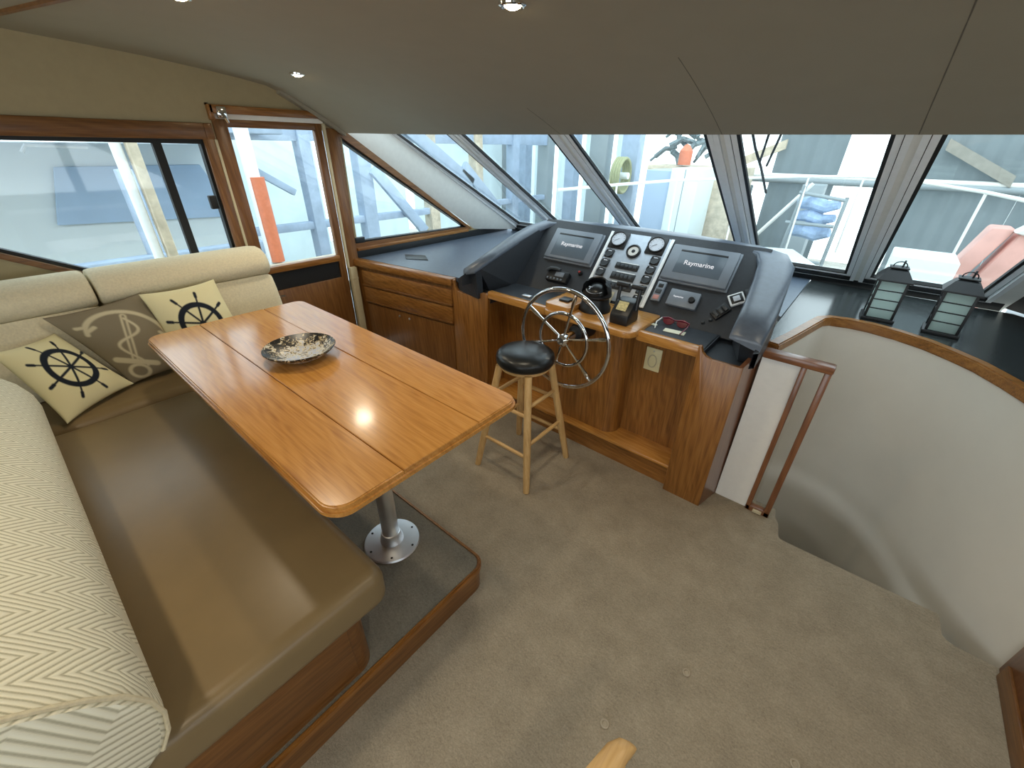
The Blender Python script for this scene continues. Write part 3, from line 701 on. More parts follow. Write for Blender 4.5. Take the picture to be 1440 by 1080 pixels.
# displays
def display(x0, x1, s0, s1, ix0, ix1, is0, is1, lb, tx, ts):
    d_ = thing('display', lb, 'screen', ip((x0+x1)/2, s0, 0)[:], 'helm display screens')
    bm = new(); ibox(bm, x0, x1, s0, s1, 0.0, 0.028, 0.007); ibox(bm, x0-0.008, x1+0.008, s0-0.008, s1+0.006, -0.002, 0.008, 0.003); ob('bezel', bm, 'midgrey', d_)
    bm = new(); ibox(bm, ix0, ix1, is0, is1, 0.026, 0.0295, 0.001); sc = ob('screen', bm, 'screen', d_, label='dark screen with white lettering')
    bm = new(); ibox(bm, ix0, ix1, is1-0.006, is1+0.004, 0.0285, 0.0305, 0.0005); ob('top_line', bm, 'black', sc)  # black line along the top of the screen
    text_mesh('lettering', 'Raymarine', 0.036, 'textwhite', IM(tx, ts, 0.0302), sc)
display(-1.577, -1.246, 0.197, 0.402, -1.535, -1.29, 0.214, 0.364, 'grey display screen with white lettering left of the gauge panel', -1.415, 0.297)
display(-0.815, -0.479, 0.207, 0.411, -0.763, -0.527, 0.247, 0.377, 'grey display screen with white lettering right of the gauge panel', -0.648, 0.309)
# gauge panel
gp = thing('gauge_panel', 'brushed metal gauge panel between the two display screens', 'instrument panel', ip(-1.02, 0.0)[:])
bm = new(); ibox(bm, -1.212, -0.832, 0.02, 0.443, 0.0, 0.006, 0.002); ob('fascia', bm, 'instr', gp)
bm = new(); ibox(bm, -1.214, -1.196, 0.02, 0.443, 0.004, 0.010, 0.002); ob('edge_strip', bm, 'alu', gp)
bm = new(); ibox(bm, -0.848, -0.830, 0.02, 0.443, 0.004, 0.010, 0.002); ob('edge_strip', bm, 'alu', gp)
def gauge(x, s, w, lb=None):
    bm = new(); ibox(bm, x-w, x+w, s-w, s+w, 0.004, 0.016, 0.006)
    lathe(bm, [(w*0.80, 0.0), (w*0.98, 0.0), (w*0.98, 0.012), (w*0.86, 0.014), (w*0.80, 0.008)], (0, 0, 0), 28, None); 
    # ring was made at origin: rebuild in place
    return bm
for x in (-1.142, -0.912):
    bm = new(); ibox(bm, x-0.053, x+0.053, 0.388-0.053, 0.388+0.053, 0.004, 0.016, 0.006)
    t = IM(x, 0.392, 0.016)
    lathe(bm, [(0.041, 0.0), (0.050, 0.0), (0.049, 0.008), (0.044, 0.009), (0.041, 0.004)], (0, 0, 0), 32, t)
    gg = ob('gauge', bm, 'black', gp)
    bm = new(); lathe(bm, [(0, 0.003), (0.042, 0.003), (0.042, 0.0)], (0, 0, 0), 32, t); dl_ = ob('dial', bm, 'dial', gg)
    bm = new()
    for k in range(11):
        a = math.radians(225-27*k); tbox(bm, 0.008, 0.0016, 0.0008, t @ Matrix.Translation((0.034*math.cos(a), 0.034*math.sin(a), 0.0036)) @ Matrix.Rotation(a, 4, 'Z'))
    tbox(bm, 0.030, 0.002, 0.001, t @ Matrix.Rotation(math.radians(215), 4, 'Z') @ Matrix.Translation((0.012, 0, 0.0045)))
    ob('needle_and_ticks', bm, 'midgrey', gg)
t = IM(-1.026, 0.333, 0.006)
bm = new(); lathe(bm, [(0.030, 0.0), (0.042, 0.0), (0.041, 0.012), (0.034, 0.016), (0.030, 0.008)], (0, 0, 0), 32, t); gg = ob('gauge', bm, 'black', gp)
bm = new(); lathe(bm, [(0.011, 0.008), (0.031, 0.007), (0.031, 0.0), (0.011, 0.0)], (0, 0, 0), 32, t); ob('dial', bm, 'white', gg)
bm = new(); lathe(bm, [(0, 0.010), (0.010, 0.009), (0.012, 0.0)], (0, 0, 0), 24, t); ob('needle_hub', bm, 'black', gg)
def small_gauge(x, s):
    t = IM(x, s, 0.006); bm = new(); ibox(bm, x-0.026, x+0.026, s-0.026, s+0.026, 0.004, 0.013, 0.005)
    lathe(bm, [(0.020, 0.006), (0.025, 0.006), (0.024, 0.012), (0.020, 0.010)], (0, 0, 0), 20, t); g_ = ob('small_gauge', bm, 'black', gp)
    bm = new(); lathe(bm, [(0, 0.008), (0.020, 0.008), (0.020, 0.004)], (0, 0, 0), 20, t); ob('dial', bm, 'darkgrey', g_)
    bm = new(); ibox(bm, x-0.012, x+0.014, s+0.012, s+0.018, 0.0135, 0.0155, 0.0005); ob('scale_mark', bm, 'dial', g_)
for s in (0.298, 0.235, 0.175): small_gauge(-1.163, s)
for s in (0.300, 0.241, 0.181, 0.117, 0.057): small_gauge(-0.884, s)
for s0, s1, x1 in ((0.216, 0.253, -0.953), (0.148, 0.193, -0.948), (0.088, 0.130, -0.937)):
    bm = new(); ibox(bm, -1.092, x1, s0, s1, 0.004, 0.014, 0.003); sp = ob('switch_strip', bm, 'black', gp)
    bm = new()
    for k in range(5): ibox(bm, -1.083+k*0.025, -1.065+k*0.025, s0+0.010, s1-0.010, 0.013, 0.017, 0.0015)
    ob('rocker_row', bm, 'darkgrey', sp)
    bm = new(); ibox(bm, -1.07, x1-0.01, s1+0.001, s1+0.007, 0.004, 0.009, 0.001); ob('legend_strip', bm, 'alu', sp)
bm = new(); ibox(bm, -1.088, -1.022, 0.002, 0.072, 0.004, 0.010, 0.002); ob('label_plate', bm, 'beige', gp)

# remote keypad, autopilot head, switch bank, phone cradle, radio
rk = thing('keypad_remote', 'slim grey keypad remote upright beside the gauge panel', 'remote', ip(-0.787, 0.07)[:])
bm = new(); ibox(bm, -0.812, -0.763, 0.072, 0.188, 0.0, 0.02, 0.006); ob('body', bm, 'midgrey', rk)
bm = new(); ibox(bm, -0.800, -0.774, 0.150, 0.172, 0.019, 0.022, 0.002); ob('display_window', bm, 'black', rk)
bm = new(); ibox(bm, -0.803, -0.772, 0.115, 0.14, 0.019, 0.022, 0.002); ob('key', bm, 'darkgrey', rk)
bm = new(); ibox(bm, -0.803, -0.772, 0.080, 0.105, 0.019, 0.022, 0.002); ob('key', bm, 'pink', rk)
ah = thing('autopilot_head', 'small grey control head with a knob under the right display screen', 'control unit', ip(-0.65, 0.07)[:])
bm = new(); ibox(bm, -0.727, -0.573, 0.068, 0.16, 0.0, 0.024, 0.006); ob('body', bm, 'midgrey', ah)
bm = new(); lathe(bm, [(0, 0.016), (0.014, 0.016), (0.017, 0.0)], (0, 0, 0), 20, IM(-0.605, 0.112, 0.023)); ob('knob', bm, 'black', ah)
text_mesh('lettering', 'Raymarine', 0.012, 'textwhite', IM(-0.676, 0.118, 0.0245), ah)
sb = thing('switch_bank', 'black rocker switch bank beside the grey control head', 'switch', ip(-0.462, 0.05)[:])
bm = new(); tbox(bm, 0.05, 0.085, 0.014, IM(-0.46, 0.097, 0.007) @ Matrix.Rotation(-0.6, 4, 'Z'), 0.003); ob('body', bm, 'black', sb)
for k in (-1, 0, 1):
    bm = new(); tbox(bm, 0.034, 0.016, 0.010, IM(-0.46, 0.097, 0.016) @ Matrix.Rotation(-0.6, 4, 'Z') @ Matrix.Translation((0, k*0.024, 0)) @ Matrix.Rotation(0.25, 4, 'X'), 0.002); ob('rocker', bm, 'darkgrey', sb)
for k in range(2):
    bm = new(); lathe(bm, [(0, 0.014), (0.006, 0.014), (0.010, 0.0)], (0, 0, 0), 14, IM(-0.515+0.028*k, 0.022+0.022*k, 0.0)); ob('knob', bm, 'darkgrey', sb)
pc = thing('phone_cradle', 'small grey framed device on the right inner side of the helm well', 'device', ip(-0.405, 0.13)[:])
RZ = Matrix.Rotation(0.62, 4, 'Z')
bm = new(); tbox(bm, 0.070, 0.062, 0.016, IM(-0.414, 0.175, 0.010) @ RZ, 0.004); ob('frame', bm, 'alu', pc)
bm = new(); tbox(bm, 0.054, 0.046, 0.003, IM(-0.414, 0.175, 0.0185) @ RZ, 0.001); ob('backing', bm, 'black', pc)
bm = new(); tbox(bm, 0.03, 0.028, 0.003, IM(-0.414, 0.175, 0.0205) @ RZ, 0.001); ob('display_window', bm, 'dial', pc)
bm = new(); tbox(bm, 0.03, 0.05, 0.014, IM(-0.372, 0.215, 0.010) @ RZ, 0.004); ob('clip', bm, 'darkgrey', pc)
vr = thing('vhf_radio', 'black marine radio with a handset under the left display screen', 'radio', ip(-1.41, 0.04)[:])
bm = new(); ibox(bm, -1.485, -1.335, 0.045, 0.115, 0.0, 0.035, 0.006); ob('body', bm, 'black', vr)
bm = new(); ibox(bm, -1.425, -1.365, 0.075, 0.105, 0.034, 0.038, 0.002); ob('display_window', bm, 'midgrey', vr)
for k in range(5):
    bm = new(); lathe(bm, [(0, 0.008), (0.005, 0.008), (0.006, 0)], (0, 0, 0), 12, IM(-1.465+0.024*k, 0.057, 0.034)); ob('button', bm, 'midgrey', vr)
bm = new(); tube(bm, [ip(-1.49, 0.10, 0.04), ip(-1.47, 0.115, 0.045), ip(-1.43, 0.12, 0.045), ip(-1.40, 0.115, 0.04)], 0.010, 10); ob('handset', bm, 'darkgrey', vr)
bm = new(); lathe(bm, [(0, 0.022), (0.012, 0.020), (0.016, 0.0)], (0, 0, 0), 16, IM(-1.285, 0.14, 0.0)); kn = tag(ob('dimmer_knob', bm, 'black'), 'small black knob beside the radio with a red tip', 'knob'); 
bm = new(); lathe(bm, [(0, 0.006), (0.006, 0.004), (0.007, 0)], (0, 0, 0), 12, IM(-1.285, 0.14, 0.0215)); ob('red_tip', bm, 'red', kn)
sg = thing('sunglasses', 'dark red sunglasses lying in the helm well below the control head', 'sunglasses', (-0.62, 2.04, 0.816))
def well(x, y, z=0.0): return Vector((x, y, 0.818+z))
for x in (-0.665, -0.595):
    bm = new(); lathe(bm, [(0, 0.003), (0.026, 0.002), (0.028, -0.001), (0, -0.001)], (x, 2.055, 0.836), 20, Matrix.Rotation(math.radians(62), 4, 'X') @ Matrix.Scale(0.75, 4, (0, 1, 0))); ob('lens', bm, 'redplastic', sg)
bm = new(); tube(bm, [well(-0.70, 2.055, 0.026), well(-0.665, 2.052, 0.036), well(-0.63, 2.052, 0.028), well(-0.595, 2.052, 0.036), well(-0.56, 2.055, 0.026)], 0.0035, 8); ob('bridge', bm, 'redplastic', sg)
bm = new(); tube(bm, [well(-0.70, 2.055, 0.026), well(-0.705, 2.0, 0.02), well(-0.69, 1.95, 0.004)], 0.003, 8); ob('temple', bm, 'white', sg)
bm = new(); tube(bm, [well(-0.56, 2.055, 0.026), well(-0.555, 2.0, 0.02), well(-0.565, 1.95, 0.004)], 0.003, 8); ob('temple', bm, 'redplastic', sg)
bm = new(); tbox(bm, 0.10, 0.045, 0.002, Matrix.Translation((-0.60, 1.975, 0.8185)) @ Matrix.Rotation(0.1, 4, 'Z')); tag(ob('paper_note', bm, 'paper'), 'cream paper slip lying in front of the sunglasses', 'paper', None)
bm = new(); tbox(bm, 0.04, 0.02, 0.003, Matrix.Translation((-0.72, 2.0, 0.8185)) @ Matrix.Rotation(-0.2, 4, 'Z')); tag(ob('paper_scrap', bm, 'paper'), 'small pale paper scrap beside the wooden control shelf', 'paper')
bm = new(); box(bm, -1.50, -1.44, 1.90, 1.93, 0.816, 0.828, 0.003); tag(ob('bilge_switch', bm, 'steel'), 'small metal switch plate in the left of the helm well', 'switch')

# compass
cp = thing('compass', 'black domed compass on the control shelf behind the wheel', 'compass', (-1.04, 1.96, 0.834))
bm = new(); lathe(bm, [(0, 0), (0.085, 0), (0.085, 0.02), (0.075, 0.035), (0.072, 0.07), (0.082, 0.082), (0.082, 0.09), (0, 0.09)], (-1.035, 1.95, 0.834), 32); ob('base', bm, 'black', cp)
t = Matrix.Translation((-1.035, 1.955, 0.925)) @ Matrix.Rotation(math.radians(20), 4, 'X')
bm = new(); lathe(bm, [(0.078, -0.008), (0.078, 0.02), (0.072, 0.045), (0.055, 0.066), (0.05, 0.062), (0.066, 0.04), (0.071, 0.018), (0.071, -0.008)], (0, 0, 0), 32, t)
# open the hood towards the helmsman
bmesh.ops.delete(bm, geom=[f for f in bm.faces if f.calc_center_median().y < 1.955-0.02 and f.calc_center_median().z > 0.935], context='FACES')
ob('hood', bm, 'black', cp)
bm = new(); lathe(bm, [(0, 0.05), (0.03, 0.044), (0.05, 0.028), (0.06, 0.0), (0, 0.0)], (0, 0, 0), 28, t); cdm = ob('card_dome', bm, 'seatblack', cp)
bm = new(); tube(bm, [t @ Vector((0.052*math.cos(a), 0.052*math.sin(a), 0.030)) for a in [PI*(1.15+0.7*k/10) for k in range(11)]], 0.0018, 6); tbox(bm, 0.004, 0.02, 0.002, t @ Matrix.Translation((-0.02, -0.03, 0.045))); tbox(bm, 0.02, 0.004, 0.002, t @ Matrix.Translation((-0.02, -0.022, 0.047))); ob('card_marks', bm, 'dial', cdm)
# throttle
th = thing('engine_control', 'black twin lever engine control with yellow label on the control shelf', 'throttle', (-0.835, 1.88, 0.834))
bm = new(); prism(bm, [(-0.885, 1.83, 0.834), (-0.885, 1.83, 0.885), (-0.885, 1.885, 0.94), (-0.885, 1.945, 0.95), (-0.885, 1.96, 0.834)], (0.098, 0, 0), 0.008); ob('housing', bm, 'black', th)
d_ = Vector((0, 0.055, 0.055)).normalized()
mt = Matrix(((1, 0, 0, -0.838), (0, d_.y, -d_.z, 1.862), (0, d_.z, d_.y, 0.918), (0, 0, 0, 1)))
bm = new(); tbox(bm, 0.052, 0.05, 0.003, mt @ Matrix.Translation((0, 0.004, 0.002)), 0.001); ob('label_plate', bm, 'amber', th)
for x in (-0.890, -0.785):
    bm = new(); tube(bm, [(x, 1.91, 0.90), (x, 1.915, 0.96), (x, 1.925, 1.005)], [0.011, 0.009, 0.008], 12); lv = ob('lever', bm, 'black', th)
    bm = new(); tube(bm, [(x-0.02 if x < -0.84 else x-0.045, 1.925, 1.008), (x+0.045 if x < -0.84 else x+0.02, 1.925, 1.008)], 0.012, 12); ob('lever_grip', bm, 'black', lv)
# outlet plate
op = thing('wall_outlet', 'cream outlet plate on the oak panel right of the wheel', 'outlet', (-0.68, 1.985, 0.57))
bm = new(); box(bm, -0.722, -0.637, 1.982, 1.991, 0.572, 0.70, 0.003); ob('plate', bm, 'cream', op)
bm = new(); tube(bm, [(-0.68+0.022*math.cos(a*PI/12), 1.981, 0.628+0.034*math.sin(a*PI/12)) for a in range(24)], 0.003, 8, closed=True); ob('socket_ring', bm, 'beige', op)
bm = new(); lathe(bm, [(0, 0.002), (0.004, 0.002), (0.004, 0)], (-0.68, 1.982, 0.685), 12, Matrix.Rotation(PI/2, 4, 'X')); ob('screw', bm, 'steel', op)

# steering wheel
WC = Vector((-1.03, 1.65, 0.755)); 
sw = thing('steering_wheel', 'large chrome steering wheel with an inner ring at the helm', 'steering wheel', WC[:])
def wpnt(a, r): a = math.radians(a); return WC+Vector((r*math.cos(a), 0, r*math.sin(a)))
bm = new(); tube(bm, [wpnt(a*5, 0.255) for a in range(72)], 0.0105, 14, closed=True); ob('rim', bm, 'chrome', sw)
bm = new(); tube(bm, [wpnt(a*6, 0.138) for a in range(60)], 0.0085, 12, closed=True); ob('inner_ring', bm, 'chrome', sw)
for a in (16, 78, 150, 200, 256, 316):
    bm = new(); tube(bm, [wpnt(a, 0.03), wpnt(a, 0.12), wpnt(a, 0.145), wpnt(a, 0.17), wpnt(a, 0.20), wpnt(a, 0.235), wpnt(a, 0.254)], [0.0065, 0.0065, 0.008, 0.007, 0.0105, 0.0095, 0.006], 10); ob('spoke', bm, 'chrome', sw)
bm = new(); lathe(bm, [(0, 0.028), (0.02, 0.026), (0.032, 0.015), (0.034, -0.01), (0.028, -0.03), (0.022, -0.25), (0, -0.25)], WC, 24, Matrix.Rotation(PI/2, 4, 'X')); ob('hub', bm, 'chrome', sw)
bm = new(); lathe(bm, [(0.0, -0.10), (0.04, -0.11), (0.05, -0.15), (0.055, -0.245), (0, -0.245)], WC, 24, Matrix.Rotation(PI/2, 4, 'X')); ob('shaft_boot', bm, 'black', sw)

# lanterns
def lantern(cx, cy, rz, lb):
    z0 = 0.838
    L = thing('lantern', lb, 'lantern', (cx, cy, z0), 'black lanterns on the dashboard')
    T = Matrix.Translation((cx, cy, z0)) @ Matrix.Rotation(rz, 4, 'Z')
    def bb(bm, sx, sy, sz, x, y, z, b=0.001): tbox(bm, sx, sy, sz, T @ Matrix.Translation((x, y, z)), b)
    w = 0.118
    bm = new(); bb(bm, w+0.02, w+0.02, 0.018, 0, 0, 0.009, 0.003); ob('base', bm, 'lanternmetal', L)
    h = 0.185
    for sx in (-1, 1):
        for sy in (-1, 1):
            bm = new(); bb(bm, 0.011, 0.011, h, sx*(w/2-0.004), sy*(w/2-0.004), 0.018+h/2); ob('corner_post', bm, 'lanternmetal', L)
    for k, (dx, dy, r) in enumerate(((0, -1, 0), (0, 1, 0), (-1, 0, 1), (1, 0, 1))):
        bm = new()
        sx, sy = (w-0.018, 0.003) if r == 0 else (0.003, w-0.018)
        bb(bm, sx, sy, h, dx*(w/2-0.006), dy*(w/2-0.006), 0.018+h/2, 0.0005); p_ = ob('panel', bm, 'frost', L)
        bm = new()
        for q in range(1, 4):
            bb(bm, sx if r == 0 else 0.005, sy if r else 0.005, 0.005, dx*(w/2-0.003), dy*(w/2-0.003), 0.018+h*q/4, 0.0005)
        ob('bar', bm, 'lanternmetal', p_)
    bm = new(); V = []
    for (hw, z) in ((w/2+0.012, 0.203), (w/2+0.012, 0.210), (0.042, 0.252), (0.028, 0.262)):
        V.append([bm.verts.new(T @ Vector((a*hw, b*hw, z))) for a, b in ((-1, -1), (1, -1), (1, 1), (-1, 1))])
    for a, b in zip(V, V[1:]):
        for k in range(4): bm.faces.new((a[k], a[(k+1) % 4], b[(k+1) % 4], b[k]))
    bm.faces.new(V[0][::-1]); bm.faces.new(V[-1]); bmesh.ops.recalc_face_normals(bm, faces=bm.faces); ob('roof', bm, 'lanternmetal', L, smooth=False)
    bm = new(); bb(bm, 0.075, 0.075, 0.006, 0, 0, 0.266, 0.002); bb(bm, 0.05, 0.05, 0.012, 0, 0, 0.260, 0.002); ob('cap', bm, 'lanternmetal', L)
    bm = new(); tube(bm, [T @ Vector((0.026*math.cos(a*PI/10), -0.012*math.sin(a*PI/10)*0.6, 0.272+0.022*math.sin(a*PI/10))) for a in range(-1, 12)], 0.0025, 8); tube(bm, [T @ Vector((0.01, 0, 0.268)), T @ Vector((0.012, 0, 0.30))], 0.004, 8); ob('carry_ring', bm, 'lanternmetal', L)
lantern(0.145, 2.835, 0.06, 'black metal lantern with frosted panels, nearer the windscreen pillar left of the other')
lantern(0.395, 2.80, -0.06, 'black metal lantern with frosted panels, rightmost, at the right end of the shelf')

# ------------------------------------------------------------------ dinette: platform
pf = thing('dinette_platform', 'low carpeted platform with oak edge under the table and settee', 'platform', (-1.8, 0.3, 0))
pl_ = rrect(-2.94, -0.79, -0.62, 0.79, [0, 0, 0.05, 0], 8)
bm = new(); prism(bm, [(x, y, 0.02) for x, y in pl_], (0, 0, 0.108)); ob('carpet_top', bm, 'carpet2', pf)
bm = new(); pth = [(-0.785, -0.62), (-0.785, 0.74)] + [(-0.835+0.05*math.cos(a), 0.742+0.05*math.sin(a)) for a in [k*PI/12 for k in range(1, 6)]] + [(-0.84, 0.792), (-2.94, 0.792)]
def sweep_band(bm, pth, o0, o1, z0, z1): ribbon(bm, offset_path(pth, o0), offset_path(pth, o1), z0, z1)
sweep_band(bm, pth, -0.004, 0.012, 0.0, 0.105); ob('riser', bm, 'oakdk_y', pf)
bm = new(); sweep_band(bm, pth, -0.012, 0.008, 0.100, 0.133); bmesh.ops.bevel(bm, geom=[e for e in bm.edges if len(e.link_faces) == 2 and e.calc_face_angle(0) > 1.2], offset=0.007, segments=2, affect='EDGES'); ob('nosing', bm, 'oak_y', pf)
# settee base
sbs = thing('settee_base', 'oak base box under the settee seat beside the platform edge', 'seat base', (-1.8, 0.1, 0.13))
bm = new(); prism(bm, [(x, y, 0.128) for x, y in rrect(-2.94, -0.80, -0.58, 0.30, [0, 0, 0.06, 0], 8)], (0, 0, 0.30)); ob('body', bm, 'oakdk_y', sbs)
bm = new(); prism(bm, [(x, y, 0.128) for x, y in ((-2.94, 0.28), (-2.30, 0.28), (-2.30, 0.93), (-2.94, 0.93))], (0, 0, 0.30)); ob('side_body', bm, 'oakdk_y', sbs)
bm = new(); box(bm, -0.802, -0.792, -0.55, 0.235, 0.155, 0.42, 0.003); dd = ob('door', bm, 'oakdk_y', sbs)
# seat cushions
def cushion(name, x0, x1, y0, y1, z0, z1, r, mat, lb, cat, par=None):
    bm = new(); box(bm, x0, x1, y0, y1, z0, z1, r, 5)
    for v in bm.verts:   # crowned top
        if v.co.z > (z0+z1)/2:
            a = (v.co.x-x0)/(x1-x0)*2-1; b = (v.co.y-y0)/(y1-y0)*2-1
            v.co.z += 0.006*(1-a*a)*(1-b*b)
    return tag(ob(name, bm, mat, ang=60), lb, cat)
sc1 = cushion('seat_cushion', -2.262, -0.738, -0.40, 0.365, 0.43, 0.57, 0.045, 'seatvinyl', 'long olive brown vinyl seat cushion in front of the herringbone backrest', 'seat cushion')
sc2 = cushion('seat_cushion', -2.93, -2.268, -0.40, 0.96, 0.43, 0.58, 0.05, 'seatvinyl', 'olive brown vinyl seat cushion along the window wall, under the throw pillows', 'seat cushion')
# herringbone back
hp = [(-0.20, 0.572), (-0.150, 0.60), (-0.128, 0.64), (-0.118, 0.69), (-0.122, 0.74), (-0.142, 0.79), (-0.175, 0.835), (-0.215, 0.875), (-0.265, 0.92), (-0.32, 0.965), (-0.38, 1.0), (-0.44, 1.02), (-0.50, 1.02), (-0.54, 0.99), (-0.555, 0.94), (-0.555, 0.572)]
def extr_cushion(name, prof, x0, x1, mat, endpull=0.03, along='x'):
    bm = new(); uvl = bm.loops.layers.uv.new('UVMap')
    arc = [0]
    for a, b in zip(prof, prof[1:]): arc.append(arc[-1]+math.hypot(b[0]-a[0], b[1]-a[1]))
    cy = sum(p[0] for p in prof)/len(prof); cz = sum(p[1] for p in prof)/len(prof)
    st = [0, 0.3, 0.7, 1.0]; N = 14; secs = []
    for k in range(N+1):
        secs.append((x0+0.03+(x1-x0-0.06)*k/N, 1.0))
    secs = [(x0, 0.93), (x0+0.008, 0.975)] + secs + [(x1-0.008, 0.975), (x1, 0.93)]
    R = []
    for x, s in secs:
        R.append([bm.verts.new((x, cy+(p[0]-cy)*s, max(p[1] if p[1] < 0.58 else cz+(p[1]-cz)*s, prof[0][1]))) for p in prof])
    for i in range(len(R)-1):
        for k in range(len(prof)-1):
            f = bm.faces.new((R[i][k], R[i+1][k], R[i+1][k+1], R[i][k+1]))
            for lp, (ii, kk) in zip(f.loops, ((i, k), (i+1, k), (i+1, k+1), (i, k+1))): lp[uvl].uv = (secs[ii][0], arc[kk])
    for i in (0, len(R)-1):
        f = bm.faces.new(R[i])
        for lp in f.loops: q = lp.vert.co; lp[uvl].uv = ((q.y-q.z)*0.3+0.335, (q.y+q.z)*0.8)
    bmesh.ops.recalc_face_normals(bm, faces=bm.faces)
    return ob(name, bm, mat, ang=50)
hb = extr_cushion('back_cushion', hp, -2.30, -0.70, 'herring'); tag(hb, 'cream herringbone back cushion nearest the viewpoint, at the lower left', 'back cushion')
bm = new(); tube(bm, [(-0.709, -0.3+(y+0.3)*0.985, 0.8+(z-0.8)*0.985) for y, z in hp[1:14]], 0.0045, 8); ob('piping', bm, 'backfab', hb)
# left wall back cushions: lower pad with a fat roll on top
def back_pad(y0, y1, lb):
    c = thing('back_cushion', lb, 'back cushion', (-2.75, (y0+y1)/2, 0.58), 'window wall back cushions')
    bp = [(-2.90, 0.585), (-2.57, 0.585), (-2.555, 0.63), (-2.57, 0.75), (-2.595, 0.86), (-2.625, 0.93), (-2.90, 0.93)]
    rp = [(-2.90, 0.925), (-2.64, 0.925), (-2.612, 0.945), (-2.60, 0.975), (-2.608, 1.01), (-2.64, 1.045), (-2.69, 1.066), (-2.75, 1.07), (-2.82, 1.06), (-2.87, 1.03), (-2.90, 0.99)]
    for nm, pr in (('lower_pad', bp), ('top_roll', rp)):
        bm = new(); N = 8; R = []
        cx = sum(p[0] for p in pr)/len(pr); cz = sum(p[1] for p in pr)/len(pr)
        secs = [(y0, 0.86), (y0+0.006, 0.94), (y0+0.025, 0.99)]+[(y0+0.05+(y1-y0-0.1)*k/N, 1.0) for k in range(N+1)]+[(y1-0.025, 0.99), (y1-0.006, 0.94), (y1, 0.86)]
        for y, s in secs: R.append([bm.verts.new((cx+(p[0]-cx)*s, y, cz+(p[1]-cz)*s)) for p in pr])
        for a, b in zip(R, R[1:]):
            n = len(pr)
            for k in range(n): bm.faces.new((a[k], a[(k+1) % n], b[(k+1) % n], b[k]))
        bm.faces.new(R[0]); bm.faces.new(R[-1][::-1]); bmesh.ops.recalc_face_normals(bm, faces=bm.faces)
        ob(nm, bm, 'backfab', c, ang=55)
back_pad(0.215, 0.97, 'beige back cushion with rolled top under the side window, ending at the door')
back_pad(-0.55, 0.205, 'wrinkled beige back cushion with rolled top in the settee corner, behind the taupe pillow')

# ------------------------------------------------------------------ throw pillows
def seg(px, py, ax, ay, bx, by):
    dx, dy = bx-ax, by-ay; t = max(0, min(1, ((px-ax)*dx+(py-ay)*dy)/(dx*dx+dy*dy))); return math.hypot(px-ax-t*dx, py-ay-t*dy)
def wheel_print(a, b, cx=0.0, cy=0.0, R=0.42, rot=0.2):
    x, y = a-cx, b-cy; r = math.hypot(x, y); d = abs(r-R)-0.075
    d = min(d, r-0.085)
    for k in range(8):
        t = rot+k*PI/4; c, s = math.cos(t), math.sin(t)
        d = min(d, seg(x, y, 0, 0, c*R, s*R)-0.03, seg(x, y, c*R, s*R, c*(R+0.26), s*(R+0.26))-0.024, seg(x, y, c*(R+0.22), s*(R+0.22), c*(R+0.33), s*(R+0.33))-0.042)
    return max(0, min(1, 0.5-d/0.02))
def anchor_print(a, b):
    # upside-down anchor: ring at the bottom, flukes at the top, rope wound round
    a += 0.137; b += 0.037; x = (1.183*a-0.746*b)/2.05; y = (0.655*a+1.318*b)/2.05
    d = min(abs(seg(x, y, -0.03, 0.55, -0.03, -0.40)-0.03)-0.014, 9)
    d = min(d, abs(math.hypot(x, y+0.62)-0.13)-0.028)
    d = min(d, seg(x, y, -0.26, -0.40, 0.24, -0.44)-0.055)
    r = math.hypot(x, y-0.12); ang = math.atan2(y-0.12, x)
    if 0.25 < ang < PI-0.25: d = min(d, abs(r-0.52)-0.034)
    for sx in (-1, 1):
        ex, ey = sx*0.52*math.cos(0.25), 0.12+0.52*math.sin(0.25)
        d = min(d, seg(x, y, ex, ey, ex+sx*0.10, ey-0.04)-0.03, seg(x, y, ex, ey-0.10, ex-sx*0.10, ey+0.02)-0.03, seg(x, y, ex, ey, ex, ey-0.16)-0.03)
    # rope
    for k in range(24):
        t = k/23; yy = 0.5-0.95*t; xx = -0.03+0.15*math.sin(t*2.4*PI); t2 = (k+1)/23; y2 = 0.5-0.95*t2; x2 = -0.03+0.15*math.sin(t2*2.4*PI)
        d = min(d, seg(x, y, xx, yy, x2, y2)-0.022)
    return max(0, min(1, 0.5-d/0.025))
